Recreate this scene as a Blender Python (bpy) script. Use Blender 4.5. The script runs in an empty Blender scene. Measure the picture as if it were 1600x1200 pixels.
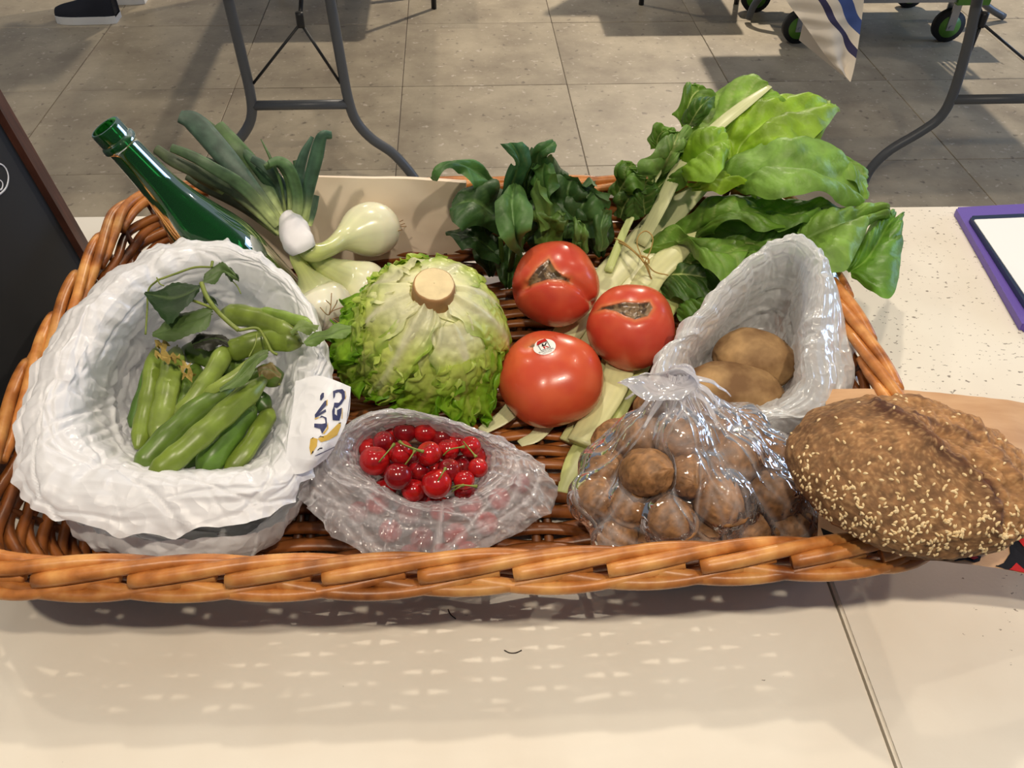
import bpy, bmesh, math, random
import numpy as np
from mathutils import Vector, Matrix, noise
from mathutils.bvhtree import BVHTree
random.seed(7); rng = np.random.default_rng(7)
S = bpy.context.scene; COL = S.collection
# ------------------------------------------------------------------ camera, world, light, exposure
PITCH, YAW, ROLL, F = 0.7475196, 0.0715834, 0.0179313, 1364.536
T = 0.74                                     # table top height
CAM = np.array([0, 0, 1.36597])
_f = np.array([math.sin(YAW)*math.cos(PITCH), math.cos(YAW)*math.cos(PITCH), -math.sin(PITCH)])
_r = np.array([math.cos(YAW), -math.sin(YAW), 0]); _u = np.cross(_r, _f)
CR = math.cos(ROLL)*_r + math.sin(ROLL)*_u; CU = -math.sin(ROLL)*_r + math.cos(ROLL)*_u; CF = _f
cam = bpy.data.cameras.new('camera'); co = bpy.data.objects.new('camera', cam); COL.objects.link(co)
cam.sensor_width = 36; cam.lens = F*36/1600; cam.clip_start = 0.02
m = Matrix([[CR[i], CU[i], -CF[i], CAM[i]] for i in range(3)] + [[0, 0, 0, 1]]); co.matrix_world = m
S.camera = co
vs = S.view_settings; vs.view_transform = 'Standard'; vs.look = 'None'; vs.gamma = 1; vs.use_curve_mapping = False
vs.exposure = 0.40
try:
    S.cycles.transparent_max_bounces = 24; S.cycles.max_bounces = 10
except Exception: pass
w = bpy.data.worlds.new('world'); S.world = w; w.use_nodes = True
bg = w.node_tree.nodes['Background']; bg.inputs[0].default_value = (.72, .83, 1, 1); bg.inputs[1].default_value = .13
def lamp(x, y, z, watt, size=.16, col=(1, .86, .68)):
    l = bpy.data.lights.new('ceiling_lamp', 'AREA'); l.shape = 'DISK'; l.size = size; l.energy = watt; l.color = col
    o = bpy.data.objects.new('ceiling_lamp', l); o.location = (x, y, z); COL.objects.link(o); return o
for x, y, e in [(-.45, -.5, 19), (.65, -.42, 20), (.1, 1.6, 13), (-1.1, 1.35, 4), (1.5, 1.3, 4),
                (1.75, 5.6, 138), (-.9, 4.9, 24), (-2.6, 2.6, 11), (3.8, 3.6, 8)]:
    lamp(x, y, 3.0, e, .10)
# cool daylight added far to the right, source unseen, to tint floor shadows blue
dl_ = bpy.data.lights.new('daylight_fill', 'AREA'); dl_.shape = 'RECTANGLE'; dl_.size = 3.0; dl_.size_y = 2.0; dl_.energy = 95; dl_.color = (.44, .64, 1)
do_ = bpy.data.objects.new('daylight_fill', dl_); do_.location = (6.2, 3.2, 2.0); do_.rotation_euler = (math.radians(90), 0, math.radians(90)); COL.objects.link(do_)
# ------------------------------------------------------------------ helpers
def ray(px, py): return CF + (px-800)/F*CR - (py-600)/F*CU
def P(px, py, h):                            # point on the pixel's ray, h above the table top
    d = ray(px, py); t = (T+h-CAM[2])/d[2]; return CAM + t*d
def PZ(px, py, z): return P(px, py, z-T)
def PY(px, py, Y): d = ray(px, py); return CAM + d*(Y/d[1])
def PX(px, py, X): d = ray(px, py); return CAM + d*(X/d[0])
def depth(p): return float((np.asarray(p)-CAM) @ CF)
def pxm(p): return depth(p)/F                # metres per pixel at p
def proj(V):
    d = np.asarray(V)-CAM; z = d @ CF; return 800+F*(d @ CR)/z, 600-F*(d @ CU)/z
def link(name, verts, faces, mat=None, parent=None, smooth=True, cols=None, uv=None):
    me = bpy.data.meshes.new(name); me.from_pydata([tuple(map(float, v)) for v in verts], [], [tuple(int(i) for i in f) for f in faces]); me.update()
    if smooth: me.polygons.foreach_set('use_smooth', [True]*len(me.polygons))
    if cols is not None:
        a = me.color_attributes.new('Col', 'FLOAT_COLOR', 'POINT')
        c = np.ones((len(verts), 4)); cols = np.asarray(cols); c[:, :cols.shape[1]] = cols; a.data.foreach_set('color', c.ravel())
    if uv is not None:
        l = me.uv_layers.new(name='UVMap'); vi = np.zeros(len(me.loops), int); me.loops.foreach_get('vertex_index', vi)
        l.data.foreach_set('uv', np.asarray(uv, float)[vi].ravel())
    if mat: me.materials.append(mat)
    o = bpy.data.objects.new(name, me); COL.objects.link(o)
    if parent: put(o, parent)
    return o
def put(o, parent):
    o.data.transform(Matrix.Translation(-root_loc(parent))); o.parent = parent
def root_loc(p):
    v = Vector(p.location)
    while p.parent: p = p.parent; v = v + Vector(p.location)
    return v
def tag(o, label=None, cat=None, group=None, kind=None):
    for k, v in (('label', label), ('category', cat), ('group', group), ('kind', kind)):
        if v: o[k] = v
    return o
def thing(name, label, cat, loc, group=None):
    o = bpy.data.objects.new(name, None); o.empty_display_size = .02; o.location = loc; COL.objects.link(o); return tag(o, label, cat, group)
def copy_tree(o, parent=None):
    c = o.copy(); COL.objects.link(c)
    if parent: c.parent = parent
    for ch in list(o.children): copy_tree(ch, c)
    return c
def gridf(nu, nv, cu=False, cv=False):
    out = []
    for i in range(nu if cu else nu-1):
        for j in range(nv if cv else nv-1):
            a, b = i, (i+1) % nu; c, d = j, (j+1) % nv
            out.append((a*nv+c, b*nv+c, b*nv+d, a*nv+d))
    return out
def cr(pts, n, closed=False):                # Catmull-Rom resample, uniform in control parameter
    p = np.asarray(pts, float); k = len(p)
    if k == 2 and not closed: t = np.linspace(0, 1, n)[:, None]; return p[0]*(1-t)+p[1]*t
    t = np.linspace(0, k, n, endpoint=False) if closed else np.linspace(0, k-1, n)
    i = np.floor(t).astype(int)
    if not closed: i = np.minimum(i, k-2)
    fr = (t-i)[:, None] if p.ndim == 2 else (t-i)[:, None, None]
    if closed: g = lambda j: p[(i+j) % k]
    else:
        q = np.concatenate([[2*p[0]-p[1]], p, [2*p[-1]-p[-2]]]); g = lambda j: q[i+1+j]
    a, b, c, d = g(-1), g(0), g(1), g(2)
    return .5*(2*b + (c-a)*fr + (2*a-5*b+4*c-d)*fr**2 + (3*b-a-3*c+d)*fr**3)
def frames(p, hint=(0, 0, 1)):
    t = np.gradient(p, axis=0); t /= np.linalg.norm(t, axis=1)[:, None]+1e-12
    n = np.zeros_like(p); h = np.asarray(hint, float)
    for i in range(len(p)):
        v = h - t[i]*(h @ t[i])
        if np.linalg.norm(v) < 1e-4: v = np.cross(t[i], (1, .3, 0))
        n[i] = v/np.linalg.norm(v); h = n[i]
    return t, n, np.cross(t, n)
def tube(p, ra, rb=None, ns=8, cap=True, closed=False, hint=(0, 0, 1), close_end=False):
    p = np.asarray(p, float); n = len(p); ra = np.broadcast_to(ra, (n,)); rb = ra if rb is None else np.broadcast_to(rb, (n,))
    t, N, B = frames(p, hint)
    a = np.linspace(0, 2*np.pi, ns, endpoint=False)
    v = (p[:, None] + ra[:, None, None]*np.cos(a)[None, :, None]*B[:, None] + rb[:, None, None]*np.sin(a)[None, :, None]*N[:, None]).reshape(-1, 3)
    f = gridf(n, ns, cu=closed, cv=True)
    if cap and not closed: f += [tuple(range(ns)), tuple(range((n-1)*ns, n*ns))[::-1]]
    return v, f
def join(parts):
    V, Fc, o = [], [], 0
    for v, f in parts:
        V.append(np.asarray(v, float)); Fc += [tuple(i+o for i in q) for q in f]; o += len(v)
    return np.concatenate(V), Fc
def gnorm(G, cu=False, cv=False):
    du = (np.roll(G, -1, 0)-np.roll(G, 1, 0)) if cu else np.gradient(G, axis=0)
    dv = (np.roll(G, -1, 1)-np.roll(G, 1, 1)) if cv else np.gradient(G, axis=1)
    n = np.cross(du, dv); return n/(np.linalg.norm(n, axis=-1)[..., None]+1e-12)
def tri(x): return np.abs(((x % 2)+2) % 2 - 1)*2-1
def crumple(Pts, amp, seed, f0=14, n=16, f1=90, pw=.75):   # folded plane waves: sharp creases of plastic film or paper
    r = np.random.default_rng(seed); out = np.zeros(Pts.shape[:-1])
    for i in range(n):
        fr = f0*(f1/f0)**(i/(n-1)); k = r.normal(size=3); k /= np.linalg.norm(k)
        warp = .8*np.sin(Pts @ (r.normal(size=3)*fr*.35)+r.uniform(0, 6))
        out += (f0/fr)**pw*tri(Pts @ k*fr + warp + r.uniform(0, 2))
    return amp*out/2.2
def pleats(nu, nv, per_u, per_v, seed, n=14, a0=9, a1=46):   # folds that run mostly up the bag, some slanting across
    r = np.random.default_rng(seed); a = np.linspace(0, 1, nv, endpoint=False)[None]; v = np.linspace(0, 1, nu)[:, None]; out = np.zeros((nu, nv))
    for i in range(n):
        k = int(round(a0*(a1/a0)**(i/(n-1)))); sl = r.normal()*per_v/per_u*k*.9; w_ = .5*np.sin(2*np.pi*(a*r.integers(1, 4)+r.uniform()))*np.sin(v*r.uniform(3, 9)+r.uniform(0, 6))
        g = .25+.75*(np.sin(2*np.pi*(a*r.integers(1, 5)+r.uniform())+v*r.uniform(-6, 6))*.5+.5)**1.5
        out += (a0/k)**.7*g*tri(2*(k*a+sl*v)+w_*2+r.uniform(0, 2))
    for i in range(6):
        k = r.uniform(3, 9); out += .35*tri(k*v*2+1.2*np.sin(2*np.pi*(a*r.integers(1, 4)+r.uniform()))+r.uniform(0, 2))*(np.sin(2*np.pi*(a*r.integers(1, 4)+r.uniform()))*.5+.5)
    return out/2.4
def nz(V, sc, seed=0, oct=3):
    o = Vector((seed*7.3, seed*3.1, seed*1.7)); return np.array([noise.fractal(Vector(v)*sc+o, 1, 2, oct) for v in np.asarray(V, float).reshape(-1, 3)])
def sm(a, b, x): t = np.clip((x-a)/(b-a), 0, 1); return t*t*(3-2*t)
def seg_dist(u, v, pts, closed=False):
    d = np.full(np.shape(u), 1e9); k = len(pts)
    for i in range(k if closed else k-1):
        a, b = np.array(pts[i], float), np.array(pts[(i+1) % k], float); ab = b-a
        t = np.clip(((u-a[0])*ab[0]+(v-a[1])*ab[1])/(ab @ ab+1e-12), 0, 1)
        d = np.minimum(d, np.hypot(u-a[0]-t*ab[0], v-a[1]-t*ab[1]))
    return d
def inside(u, v, pts):
    c = np.zeros(np.shape(u), bool); k = len(pts)
    for i in range(k):
        (x1, y1), (x2, y2) = pts[i], pts[(i+1) % k]
        c ^= ((y1 > v) != (y2 > v)) & (u < (x2-x1)*(v-y1)/(y2-y1+1e-12)+x1)
    return c
# ------------------------------------------------------------------ materials
def srgb(r, g, b):
    f = lambda c: (c/255/12.92) if c < 10 else ((c/255+.055)/1.055)**2.4
    return (f(r), f(g), f(b))
def newmat(name):
    M = bpy.data.materials.new(name); M.use_nodes = True; nt = M.node_tree; return M, nt, nt.nodes, nt.nodes['Principled BSDF']
def mk(name, c1, c2=None, scale=8, detail=4, rough=.5, bump=0, bscale=None, bdist=.001, stretch=(1, 1, 1), spec=.5, metal=0, use_col=False,
       transl=0, rand=0, c3=None, coord='Object', cover=None, coat=0, ramp=(.35, .65), sss=0):
    M, nt, N, B = newmat(name); L = nt.links.new
    B.inputs['Roughness'].default_value = rough; B.inputs['Metallic'].default_value = metal
    B.inputs['Specular IOR Level'].default_value = spec; B.inputs['Coat Weight'].default_value = coat
    tc = N.new('ShaderNodeTexCoord'); mp = N.new('ShaderNodeMapping'); mp.inputs['Scale'].default_value = stretch
    L(tc.outputs[coord], mp.inputs['Vector'])
    nzt = N.new('ShaderNodeTexNoise'); nzt.inputs['Scale'].default_value = scale; nzt.inputs['Detail'].default_value = detail
    L(mp.outputs[0], nzt.inputs['Vector'])
    col = None
    if use_col:
        at = N.new('ShaderNodeAttribute'); at.attribute_name = 'Col'; col = at.outputs['Color']
        if c1 is not None:
            mx = N.new('ShaderNodeMixRGB'); mx.blend_type = 'MULTIPLY'; rp = N.new('ShaderNodeValToRGB')
            rp.color_ramp.elements[0].color = (*c1, 1); rp.color_ramp.elements[1].color = (*c2, 1)
            rp.color_ramp.elements[0].position, rp.color_ramp.elements[1].position = ramp
            L(nzt.outputs['Fac'], rp.inputs[0]); mx.inputs[0].default_value = 1; L(col, mx.inputs[1]); L(rp.outputs[0], mx.inputs[2]); col = mx.outputs[0]
    elif c2 is not None:
        rp = N.new('ShaderNodeValToRGB'); e = rp.color_ramp.elements
        e[0].color = (*c1, 1); e[1].color = (*c2, 1); e[0].position, e[1].position = ramp
        if c3: q = e.new(.5); q.color = (*c3, 1)
        L(nzt.outputs['Fac'], rp.inputs[0]); col = rp.outputs[0]
    if rand:
        oi = N.new('ShaderNodeObjectInfo'); hs = N.new('ShaderNodeHueSaturation'); mr = N.new('ShaderNodeMapRange')
        mr.inputs[3].default_value = 1-rand; mr.inputs[4].default_value = 1+rand; L(oi.outputs['Random'], mr.inputs[0]); L(mr.outputs[0], hs.inputs['Value'])
        if col is not None: L(col, hs.inputs['Color'])
        else: hs.inputs['Color'].default_value = (*c1, 1)
        col = hs.outputs[0]
    if col is not None: L(col, B.inputs['Base Color'])
    else: B.inputs['Base Color'].default_value = (*c1, 1)
    if bump:
        bt = N.new('ShaderNodeTexNoise'); bt.inputs['Scale'].default_value = bscale or scale; bt.inputs['Detail'].default_value = 5; L(mp.outputs[0], bt.inputs['Vector'])
        bp = N.new('ShaderNodeBump'); bp.inputs['Strength'].default_value = bump; bp.inputs['Distance'].default_value = bdist
        L(bt.outputs['Fac'], bp.inputs['Height']); L(bp.outputs[0], B.inputs['Normal'])
    if sss:
        B.inputs['Subsurface Weight'].default_value = sss; B.inputs['Subsurface Radius'].default_value = (.01, .006, .003); B.inputs['Subsurface Scale'].default_value = .6
    if transl:
        tr = N.new('ShaderNodeBsdfTranslucent'); ms = N.new('ShaderNodeMixShader'); ms.inputs[0].default_value = transl
        if col is not None: L(col, tr.inputs['Color'])
        else: tr.inputs['Color'].default_value = (*c1, 1)
        L(B.outputs[0], ms.inputs[1]); L(tr.outputs[0], ms.inputs[2]); L(ms.outputs[0], N['Material Output'].inputs[0])
    return M
def film(name, col, opac, edge, rough=.25, transl=.4, spec=.5, creases=34, bstr=.22):
    """plastic film: opac = cover seen square on, edge = cover at grazing angles (more film along the ray)"""
    M, nt, N, B = newmat(name); L = nt.links.new
    B.inputs['Base Color'].default_value = (*col, 1); B.inputs['Roughness'].default_value = rough; B.inputs['Specular IOR Level'].default_value = spec
    tr = N.new('ShaderNodeBsdfTranslucent'); tr.inputs[0].default_value = (*col, 1)
    a = N.new('ShaderNodeMixShader'); a.inputs[0].default_value = transl; L(B.outputs[0], a.inputs[1]); L(tr.outputs[0], a.inputs[2])
    tp = N.new('ShaderNodeBsdfTransparent'); tp.inputs[0].default_value = (.97, .97, .97, 1)
    gl = N.new('ShaderNodeBsdfGlossy'); gl.inputs['Roughness'].default_value = rough*.6
    fr = N.new('ShaderNodeFresnel'); fr.inputs[0].default_value = 1.45
    tg = N.new('ShaderNodeMixShader'); L(fr.outputs[0], tg.inputs[0]); L(tp.outputs[0], tg.inputs[1]); L(gl.outputs[0], tg.inputs[2])
    lw = N.new('ShaderNodeLayerWeight'); lw.inputs[0].default_value = .5
    pw = N.new('ShaderNodeMath'); pw.operation = 'POWER'; pw.inputs[1].default_value = 2; L(lw.outputs['Facing'], pw.inputs[0])
    mr = N.new('ShaderNodeMapRange'); mr.inputs[3].default_value = opac; mr.inputs[4].default_value = edge; L(pw.outputs[0], mr.inputs[0])
    tc = N.new('ShaderNodeTexCoord'); hs = []
    for sc_, k_ in ((creases, 1.0), (creases*2.3, .5)):
        wn = N.new('ShaderNodeTexNoise'); wn.inputs['Scale'].default_value = sc_; wn.inputs['Detail'].default_value = .6; wn.inputs['Distortion'].default_value = .35; L(tc.outputs['Object'], wn.inputs['Vector'])
        sb = N.new('ShaderNodeMath'); sb.operation = 'SUBTRACT'; sb.inputs[1].default_value = .5; L(wn.outputs['Fac'], sb.inputs[0])
        ab = N.new('ShaderNodeMath'); ab.operation = 'ABSOLUTE'; L(sb.outputs[0], ab.inputs[0])
        ml = N.new('ShaderNodeMath'); ml.operation = 'MULTIPLY'; ml.inputs[1].default_value = -k_; L(ab.outputs[0], ml.inputs[0]); hs.append(ml)
    hh = N.new('ShaderNodeMath'); L(hs[0].outputs[0], hh.inputs[0]); L(hs[1].outputs[0], hh.inputs[1])
    bp = N.new('ShaderNodeBump'); bp.inputs['Strength'].default_value = bstr; bp.inputs['Distance'].default_value = 1.3/creases; L(hh.outputs[0], bp.inputs['Height'])
    for nd in (B, gl, tr): L(bp.outputs[0], nd.inputs['Normal'])
    at = N.new('ShaderNodeAttribute'); at.attribute_name = 'Col'   # red = extra layers of film plus painted crease highlights
    ad = N.new('ShaderNodeMath'); ad.operation = 'ADD'; ad.use_clamp = True; L(mr.outputs[0], ad.inputs[0]); L(at.outputs['Fac'], ad.inputs[1])
    ms = N.new('ShaderNodeMixShader'); L(ad.outputs[0], ms.inputs[0]); L(tg.outputs[0], ms.inputs[1]); L(a.outputs[0], ms.inputs[2])
    L(ms.outputs[0], N['Material Output'].inputs[0]); return M
LEAFMULT = ((.72, .72, .72), (1.12, 1.12, 1.12))
M_LEAF = mk('leaf', *LEAFMULT, scale=42, rough=.46, use_col=True, transl=.28, bump=.6, bscale=85, bdist=.003)
M_SPIN = mk('dark_leaf', *LEAFMULT, scale=30, rough=.48, use_col=True, transl=.18, bump=.5, bscale=110, bdist=.002)
M_LETT = mk('lettuce_leaf', (.8, .8, .8), (1.1, 1.1, 1.1), scale=40, rough=.3, use_col=True, transl=.3, bump=.6, bscale=90, bdist=.003)
M_STALK = mk('chard_stalk', (.93, .94, .9), (1.04, 1.04, 1.04), scale=30, rough=.35, use_col=True, bump=.1, bscale=200, transl=.12)
M_VEG = mk('vegetable_skin', (.78, .78, .78), (1.12, 1.12, 1.12), scale=60, rough=.33, use_col=True, bump=.15, bscale=120)
M_ONLEAF = mk('onion_leaf', (.72, .75, .8), (1.25, 1.25, 1.3), scale=70, rough=.5, use_col=True, bump=.3, bscale=200, stretch=(1, 1, 1))
M_WICK = mk('wicker_dark', srgb(60, 30, 12), srgb(160, 98, 46), scale=26, rough=.36, rand=.3, bump=.3, bscale=70, c3=srgb(128, 72, 30), ramp=(.3, .75))  # dark brown wicker, deepened further for the shade inside the basket
M_RIM = mk('wicker_honey', srgb(120, 64, 24), srgb(218, 160, 92), scale=34, rough=.36, rand=.16, bump=.35, bscale=90, c3=srgb(184, 116, 56), ramp=(.3, .7))
M_STK = mk('wicker_stake', srgb(50, 24, 10), srgb(110, 62, 26), scale=30, rough=.42, rand=.2)
M_BAGW = film('white_film', (.95, .96, .99), .95, 1, rough=.36, transl=.22, creases=26, bstr=.16)
M_BAGP = film('milky_film', (.94, .96, .97), .46, .95, rough=.3, transl=.4, spec=.3)
M_BAGC = film('hazy_film', (.90, .88, .92), .20, .9, rough=.16, transl=.35, creases=40, bstr=.4)
M_BAGN = film('clear_film', (.9, .89, .92), .01, .30, rough=.08, transl=.3, bstr=.3)
M_WHITE = mk('white_paint', (.85, .85, .83), rough=.5)
M_NAVY = mk('navy_ink', srgb(28, 36, 84), rough=.5)
M_GOLD = mk('gold_ink', srgb(196, 160, 62), rough=.5)
M_BLACK = mk('black_ink', srgb(26, 22, 22), rough=.8, spec=.15)
M_RED = mk('red_ink', srgb(186, 36, 32), rough=.8, spec=.15)
M_KRAFT = mk('kraft_paper', srgb(190, 148, 108), srgb(206, 166, 126), scale=14, rough=.75, bump=.15, bscale=200, stretch=(1, 5, 1))
M_PAPERBAG = mk('beige_paper', srgb(228, 208, 184), srgb(238, 222, 200), scale=10, rough=.8, bump=.1, bscale=60)
M_STRING = mk('twine', srgb(176, 146, 84), rough=.8)
M_STEMG = mk('green_stem', srgb(112, 128, 50), srgb(136, 148, 68), scale=60, rough=.5)
M_GREYMETAL = mk('grey_metal', srgb(86, 90, 96), rough=.4, metal=.0, spec=.5)
M_BLACKM = mk('black_metal', srgb(34, 36, 40), rough=.45)
# ------------------------------------------------------------------ setting: tiled floor
floor_mat = mk('floor_joint', srgb(92, 84, 76), rough=.8)
def tile_mat():
    M, nt, N, B = newmat('stone_tile'); L = nt.links.new; B.inputs['Roughness'].default_value = .42
    tc = N.new('ShaderNodeTexCoord'); oi = N.new('ShaderNodeObjectInfo'); ad = N.new('ShaderNodeVectorMath'); ad.operation = 'ADD'
    sc = N.new('ShaderNodeVectorMath'); sc.operation = 'SCALE'; L(oi.outputs['Location'], sc.inputs[0]); sc.inputs['Scale'].default_value = 3.7
    L(tc.outputs['Object'], ad.inputs[0]); L(sc.outputs[0], ad.inputs[1])
    n1 = N.new('ShaderNodeTexNoise'); n1.inputs['Scale'].default_value = 5; n1.inputs['Detail'].default_value = 9; n1.inputs['Roughness'].default_value = .62; L(ad.outputs[0], n1.inputs['Vector'])
    r1 = N.new('ShaderNodeValToRGB'); e = r1.color_ramp.elements; e[0].position = .33; e[1].position = .68
    e[0].color = (*srgb(142, 131, 114), 1); e[1].color = (*srgb(178, 167, 146), 1); L(n1.outputs[0], r1.inputs[0])
    n2 = N.new('ShaderNodeTexNoise'); n2.inputs['Scale'].default_value = 48; n2.inputs['Detail'].default_value = 3; L(ad.outputs[0], n2.inputs['Vector'])
    r2 = N.new('ShaderNodeValToRGB'); e = r2.color_ramp.elements; e[0].position = .64; e[1].position = .74; e[0].color = (0, 0, 0, 1); e[1].color = (1, 1, 1, 1); L(n2.outputs[0], r2.inputs[0])
    m1 = N.new('ShaderNodeMixRGB'); m1.inputs[2].default_value = (*srgb(196, 186, 172), 1); L(r2.outputs[0], m1.inputs[0]); L(r1.outputs[0], m1.inputs[1])
    n3 = N.new('ShaderNodeTexNoise'); n3.inputs['Scale'].default_value = 34; n3.inputs['Detail'].default_value = 4; L(ad.outputs[0], n3.inputs['Vector'])
    r3 = N.new('ShaderNodeValToRGB'); e = r3.color_ramp.elements; e[0].position = .29; e[1].position = .36; e[0].color = (.6, .6, .6, 1); e[1].color = (0, 0, 0, 1); L(n3.outputs[0], r3.inputs[0])
    m2 = N.new('ShaderNodeMixRGB'); m2.inputs[2].default_value = (*srgb(82, 74, 68), 1); L(r3.outputs[0], m2.inputs[0]); L(m1.outputs[0], m2.inputs[1]); L(m2.outputs[0], B.inputs['Base Color'])
    return M
M_TILE = tile_mat()
def boxv(x0, x1, y0, y1, z0, z1):
    v = [(x, y, z) for z in (z0, z1) for y in (y0, y1) for x in (x0, x1)]
    return np.array(v, float), [(0, 2, 3, 1), (4, 5, 7, 6), (0, 1, 5, 4), (2, 6, 7, 3), (0, 4, 6, 2), (1, 3, 7, 5)]
fl = link('floor', *boxv(-3.8, 4.6, -2.5, 6.6, -.05, -.003), floor_mat, smooth=False); tag(fl, kind='structure')
bm = bmesh.new(); bmesh.ops.create_cube(bm, size=1); bmesh.ops.scale(bm, vec=(.5975, .5975, .02), verts=bm.verts)
bmesh.ops.bevel(bm, geom=[e for e in bm.edges], offset=.0015, segments=1, affect='EDGES')
tile_me = bpy.data.meshes.new('tile'); bm.to_mesh(tile_me); bm.free(); tile_me.materials.append(M_TILE)
for i in range(-6, 8):
    for j in range(-4, 7):
        o = bpy.data.objects.new('tile', tile_me); COL.objects.link(o); o.parent = fl
        o.location = (-.198+.3+.6*i, 2.471+.3+.6*j, -.01+random.uniform(-.0006, .0006))
# ------------------------------------------------------------------ near folding table (white plastic, folds in half)
TROT = Matrix.Rotation(math.radians(-.9), 3, 'Z')
def table_mat():
    M, nt, N, B = newmat('table_plastic'); L = nt.links.new; B.inputs['Roughness'].default_value = .45
    tc = N.new('ShaderNodeTexCoord')
    n1 = N.new('ShaderNodeTexNoise'); n1.inputs['Scale'].default_value = 5; n1.inputs['Detail'].default_value = 6; L(tc.outputs['Object'], n1.inputs['Vector'])
    r1 = N.new('ShaderNodeValToRGB'); e = r1.color_ramp.elements; e[0].position = .3; e[1].position = .62; e[0].color = (*srgb(222, 212, 196), 1); e[1].color = (*srgb(236, 230, 217), 1); L(n1.outputs[0], r1.inputs[0])
    # dirt specks, thick on the right of the basket
    mp = N.new('ShaderNodeMapping'); mp.inputs['Scale'].default_value = (1, 1.6, 1); mp.inputs['Rotation'].default_value = (0, 0, .35); L(tc.outputs['Object'], mp.inputs[0])
    n2 = N.new('ShaderNodeTexNoise'); n2.inputs['Scale'].default_value = 150; n2.inputs['Detail'].default_value = 2; L(mp.outputs[0], n2.inputs['Vector'])
    n3 = N.new('ShaderNodeTexNoise'); n3.inputs['Scale'].default_value = 14; n3.inputs['Detail'].default_value = 2; L(tc.outputs['Object'], n3.inputs['Vector'])
    sx = N.new('ShaderNodeSeparateXYZ'); L(tc.outputs['Object'], sx.inputs[0])
    ax = N.new('ShaderNodeMapRange'); ax.inputs[1].default_value = .36; ax.inputs[2].default_value = .46; L(sx.outputs[0], ax.inputs[0])
    thr = N.new('ShaderNodeMath'); thr.operation = 'MULTIPLY_ADD'; thr.inputs[1].default_value = -.12; thr.inputs[2].default_value = .835; L(ax.outputs[0], thr.inputs[0])
    t2 = N.new('ShaderNodeMath'); t2.operation = 'MULTIPLY_ADD'; t2.inputs[1].default_value = -.12; L(n3.outputs[0], t2.inputs[0]); L(thr.outputs[0], t2.inputs[2])
    sb = N.new('ShaderNodeMath'); sb.operation = 'SUBTRACT'; L(n2.outputs[0], sb.inputs[0]); L(t2.outputs[0], sb.inputs[1])
    mr = N.new('ShaderNodeMapRange'); mr.inputs[1].default_value = 0; mr.inputs[2].default_value = .035; mr.inputs[4].default_value = .75; L(sb.outputs[0], mr.inputs[0])
    mx = N.new('ShaderNodeMixRGB'); mx.inputs[2].default_value = (*srgb(92, 78, 66), 1); L(mr.outputs[0], mx.inputs[0]); L(r1.outputs[0], mx.inputs[1]); L(mx.outputs[0], B.inputs['Base Color'])
    bp = N.new('ShaderNodeBump'); bp.inputs['Strength'].default_value = .08; bp.inputs['Distance'].default_value = .001; nb = N.new('ShaderNodeTexNoise'); nb.inputs['Scale'].default_value = 300
    L(tc.outputs['Object'], nb.inputs['Vector']); L(nb.outputs[0], bp.inputs['Height']); L(bp.outputs[0], B.inputs['Normal'])
    return M
M_TABLE = table_mat()
SEAM = (.3035, .3900)
tb = thing('folding_table', 'white plastic folding table with a centre seam that carries the vegetable basket', 'table', (0, 0, 0))
def table_half(x0, x1, yn, yf):
    bm = bmesh.new(); bmesh.ops.create_cube(bm, size=1)
    bmesh.ops.scale(bm, vec=(x1-x0, yf-yn, .042), verts=bm.verts); bmesh.ops.translate(bm, vec=((x0+x1)/2, (yn+yf)/2, -.021), verts=bm.verts)
    outer = x0 if abs(x0) > abs(x1) else x1
    ve = [e for e in bm.edges if all(abs(v.co.x-outer) < 1e-5 for v in e.verts) and abs(e.verts[0].co.z-e.verts[1].co.z) > .01]
    bmesh.ops.bevel(bm, geom=ve, offset=.045, segments=6, affect='EDGES')
    te = [e for e in bm.edges if all(v.co.z > -1e-5 for v in e.verts)]
    bmesh.ops.bevel(bm, geom=te, offset=.0025, segments=3, affect='EDGES')
    for v in bm.verts:
        q = TROT @ Vector((v.co.x, v.co.y, 0)); v.co.x = q.x+SEAM[0]; v.co.y = q.y+SEAM[1]; v.co.z += T
    me = bpy.data.meshes.new('table_top'); bm.to_mesh(me); bm.free(); me.materials.append(M_TABLE)
    o = bpy.data.objects.new('table_top', me); COL.objects.link(o); put(o, tb)
table_half(-.915, -.0012, -.155, .6205); table_half(.0012, .915, -.155, .6205)
def U_leg(xc, yc, w, parent, ext=0):
    pts = [(xc, yc-w/2, T-.045), (xc, yc-w/2+.03, .35), (xc, yc-w/2, .12), (xc, yc-w/2-.04, .016)]
    for s in (1, -1):
        p = cr([(a, yc+(b-yc)*s, c) for a, b, c in pts], 14); link('leg', *tube(p, .0125, ns=10), M_GREYMETAL, parent)
    link('crossbar', *tube([(xc, yc-w/2+.02, .2), (xc, yc+w/2-.02, .2)], .011, ns=10), M_GREYMETAL, parent)
for xc in (-.5, .98): U_leg(xc, .63, .6, tb)
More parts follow.
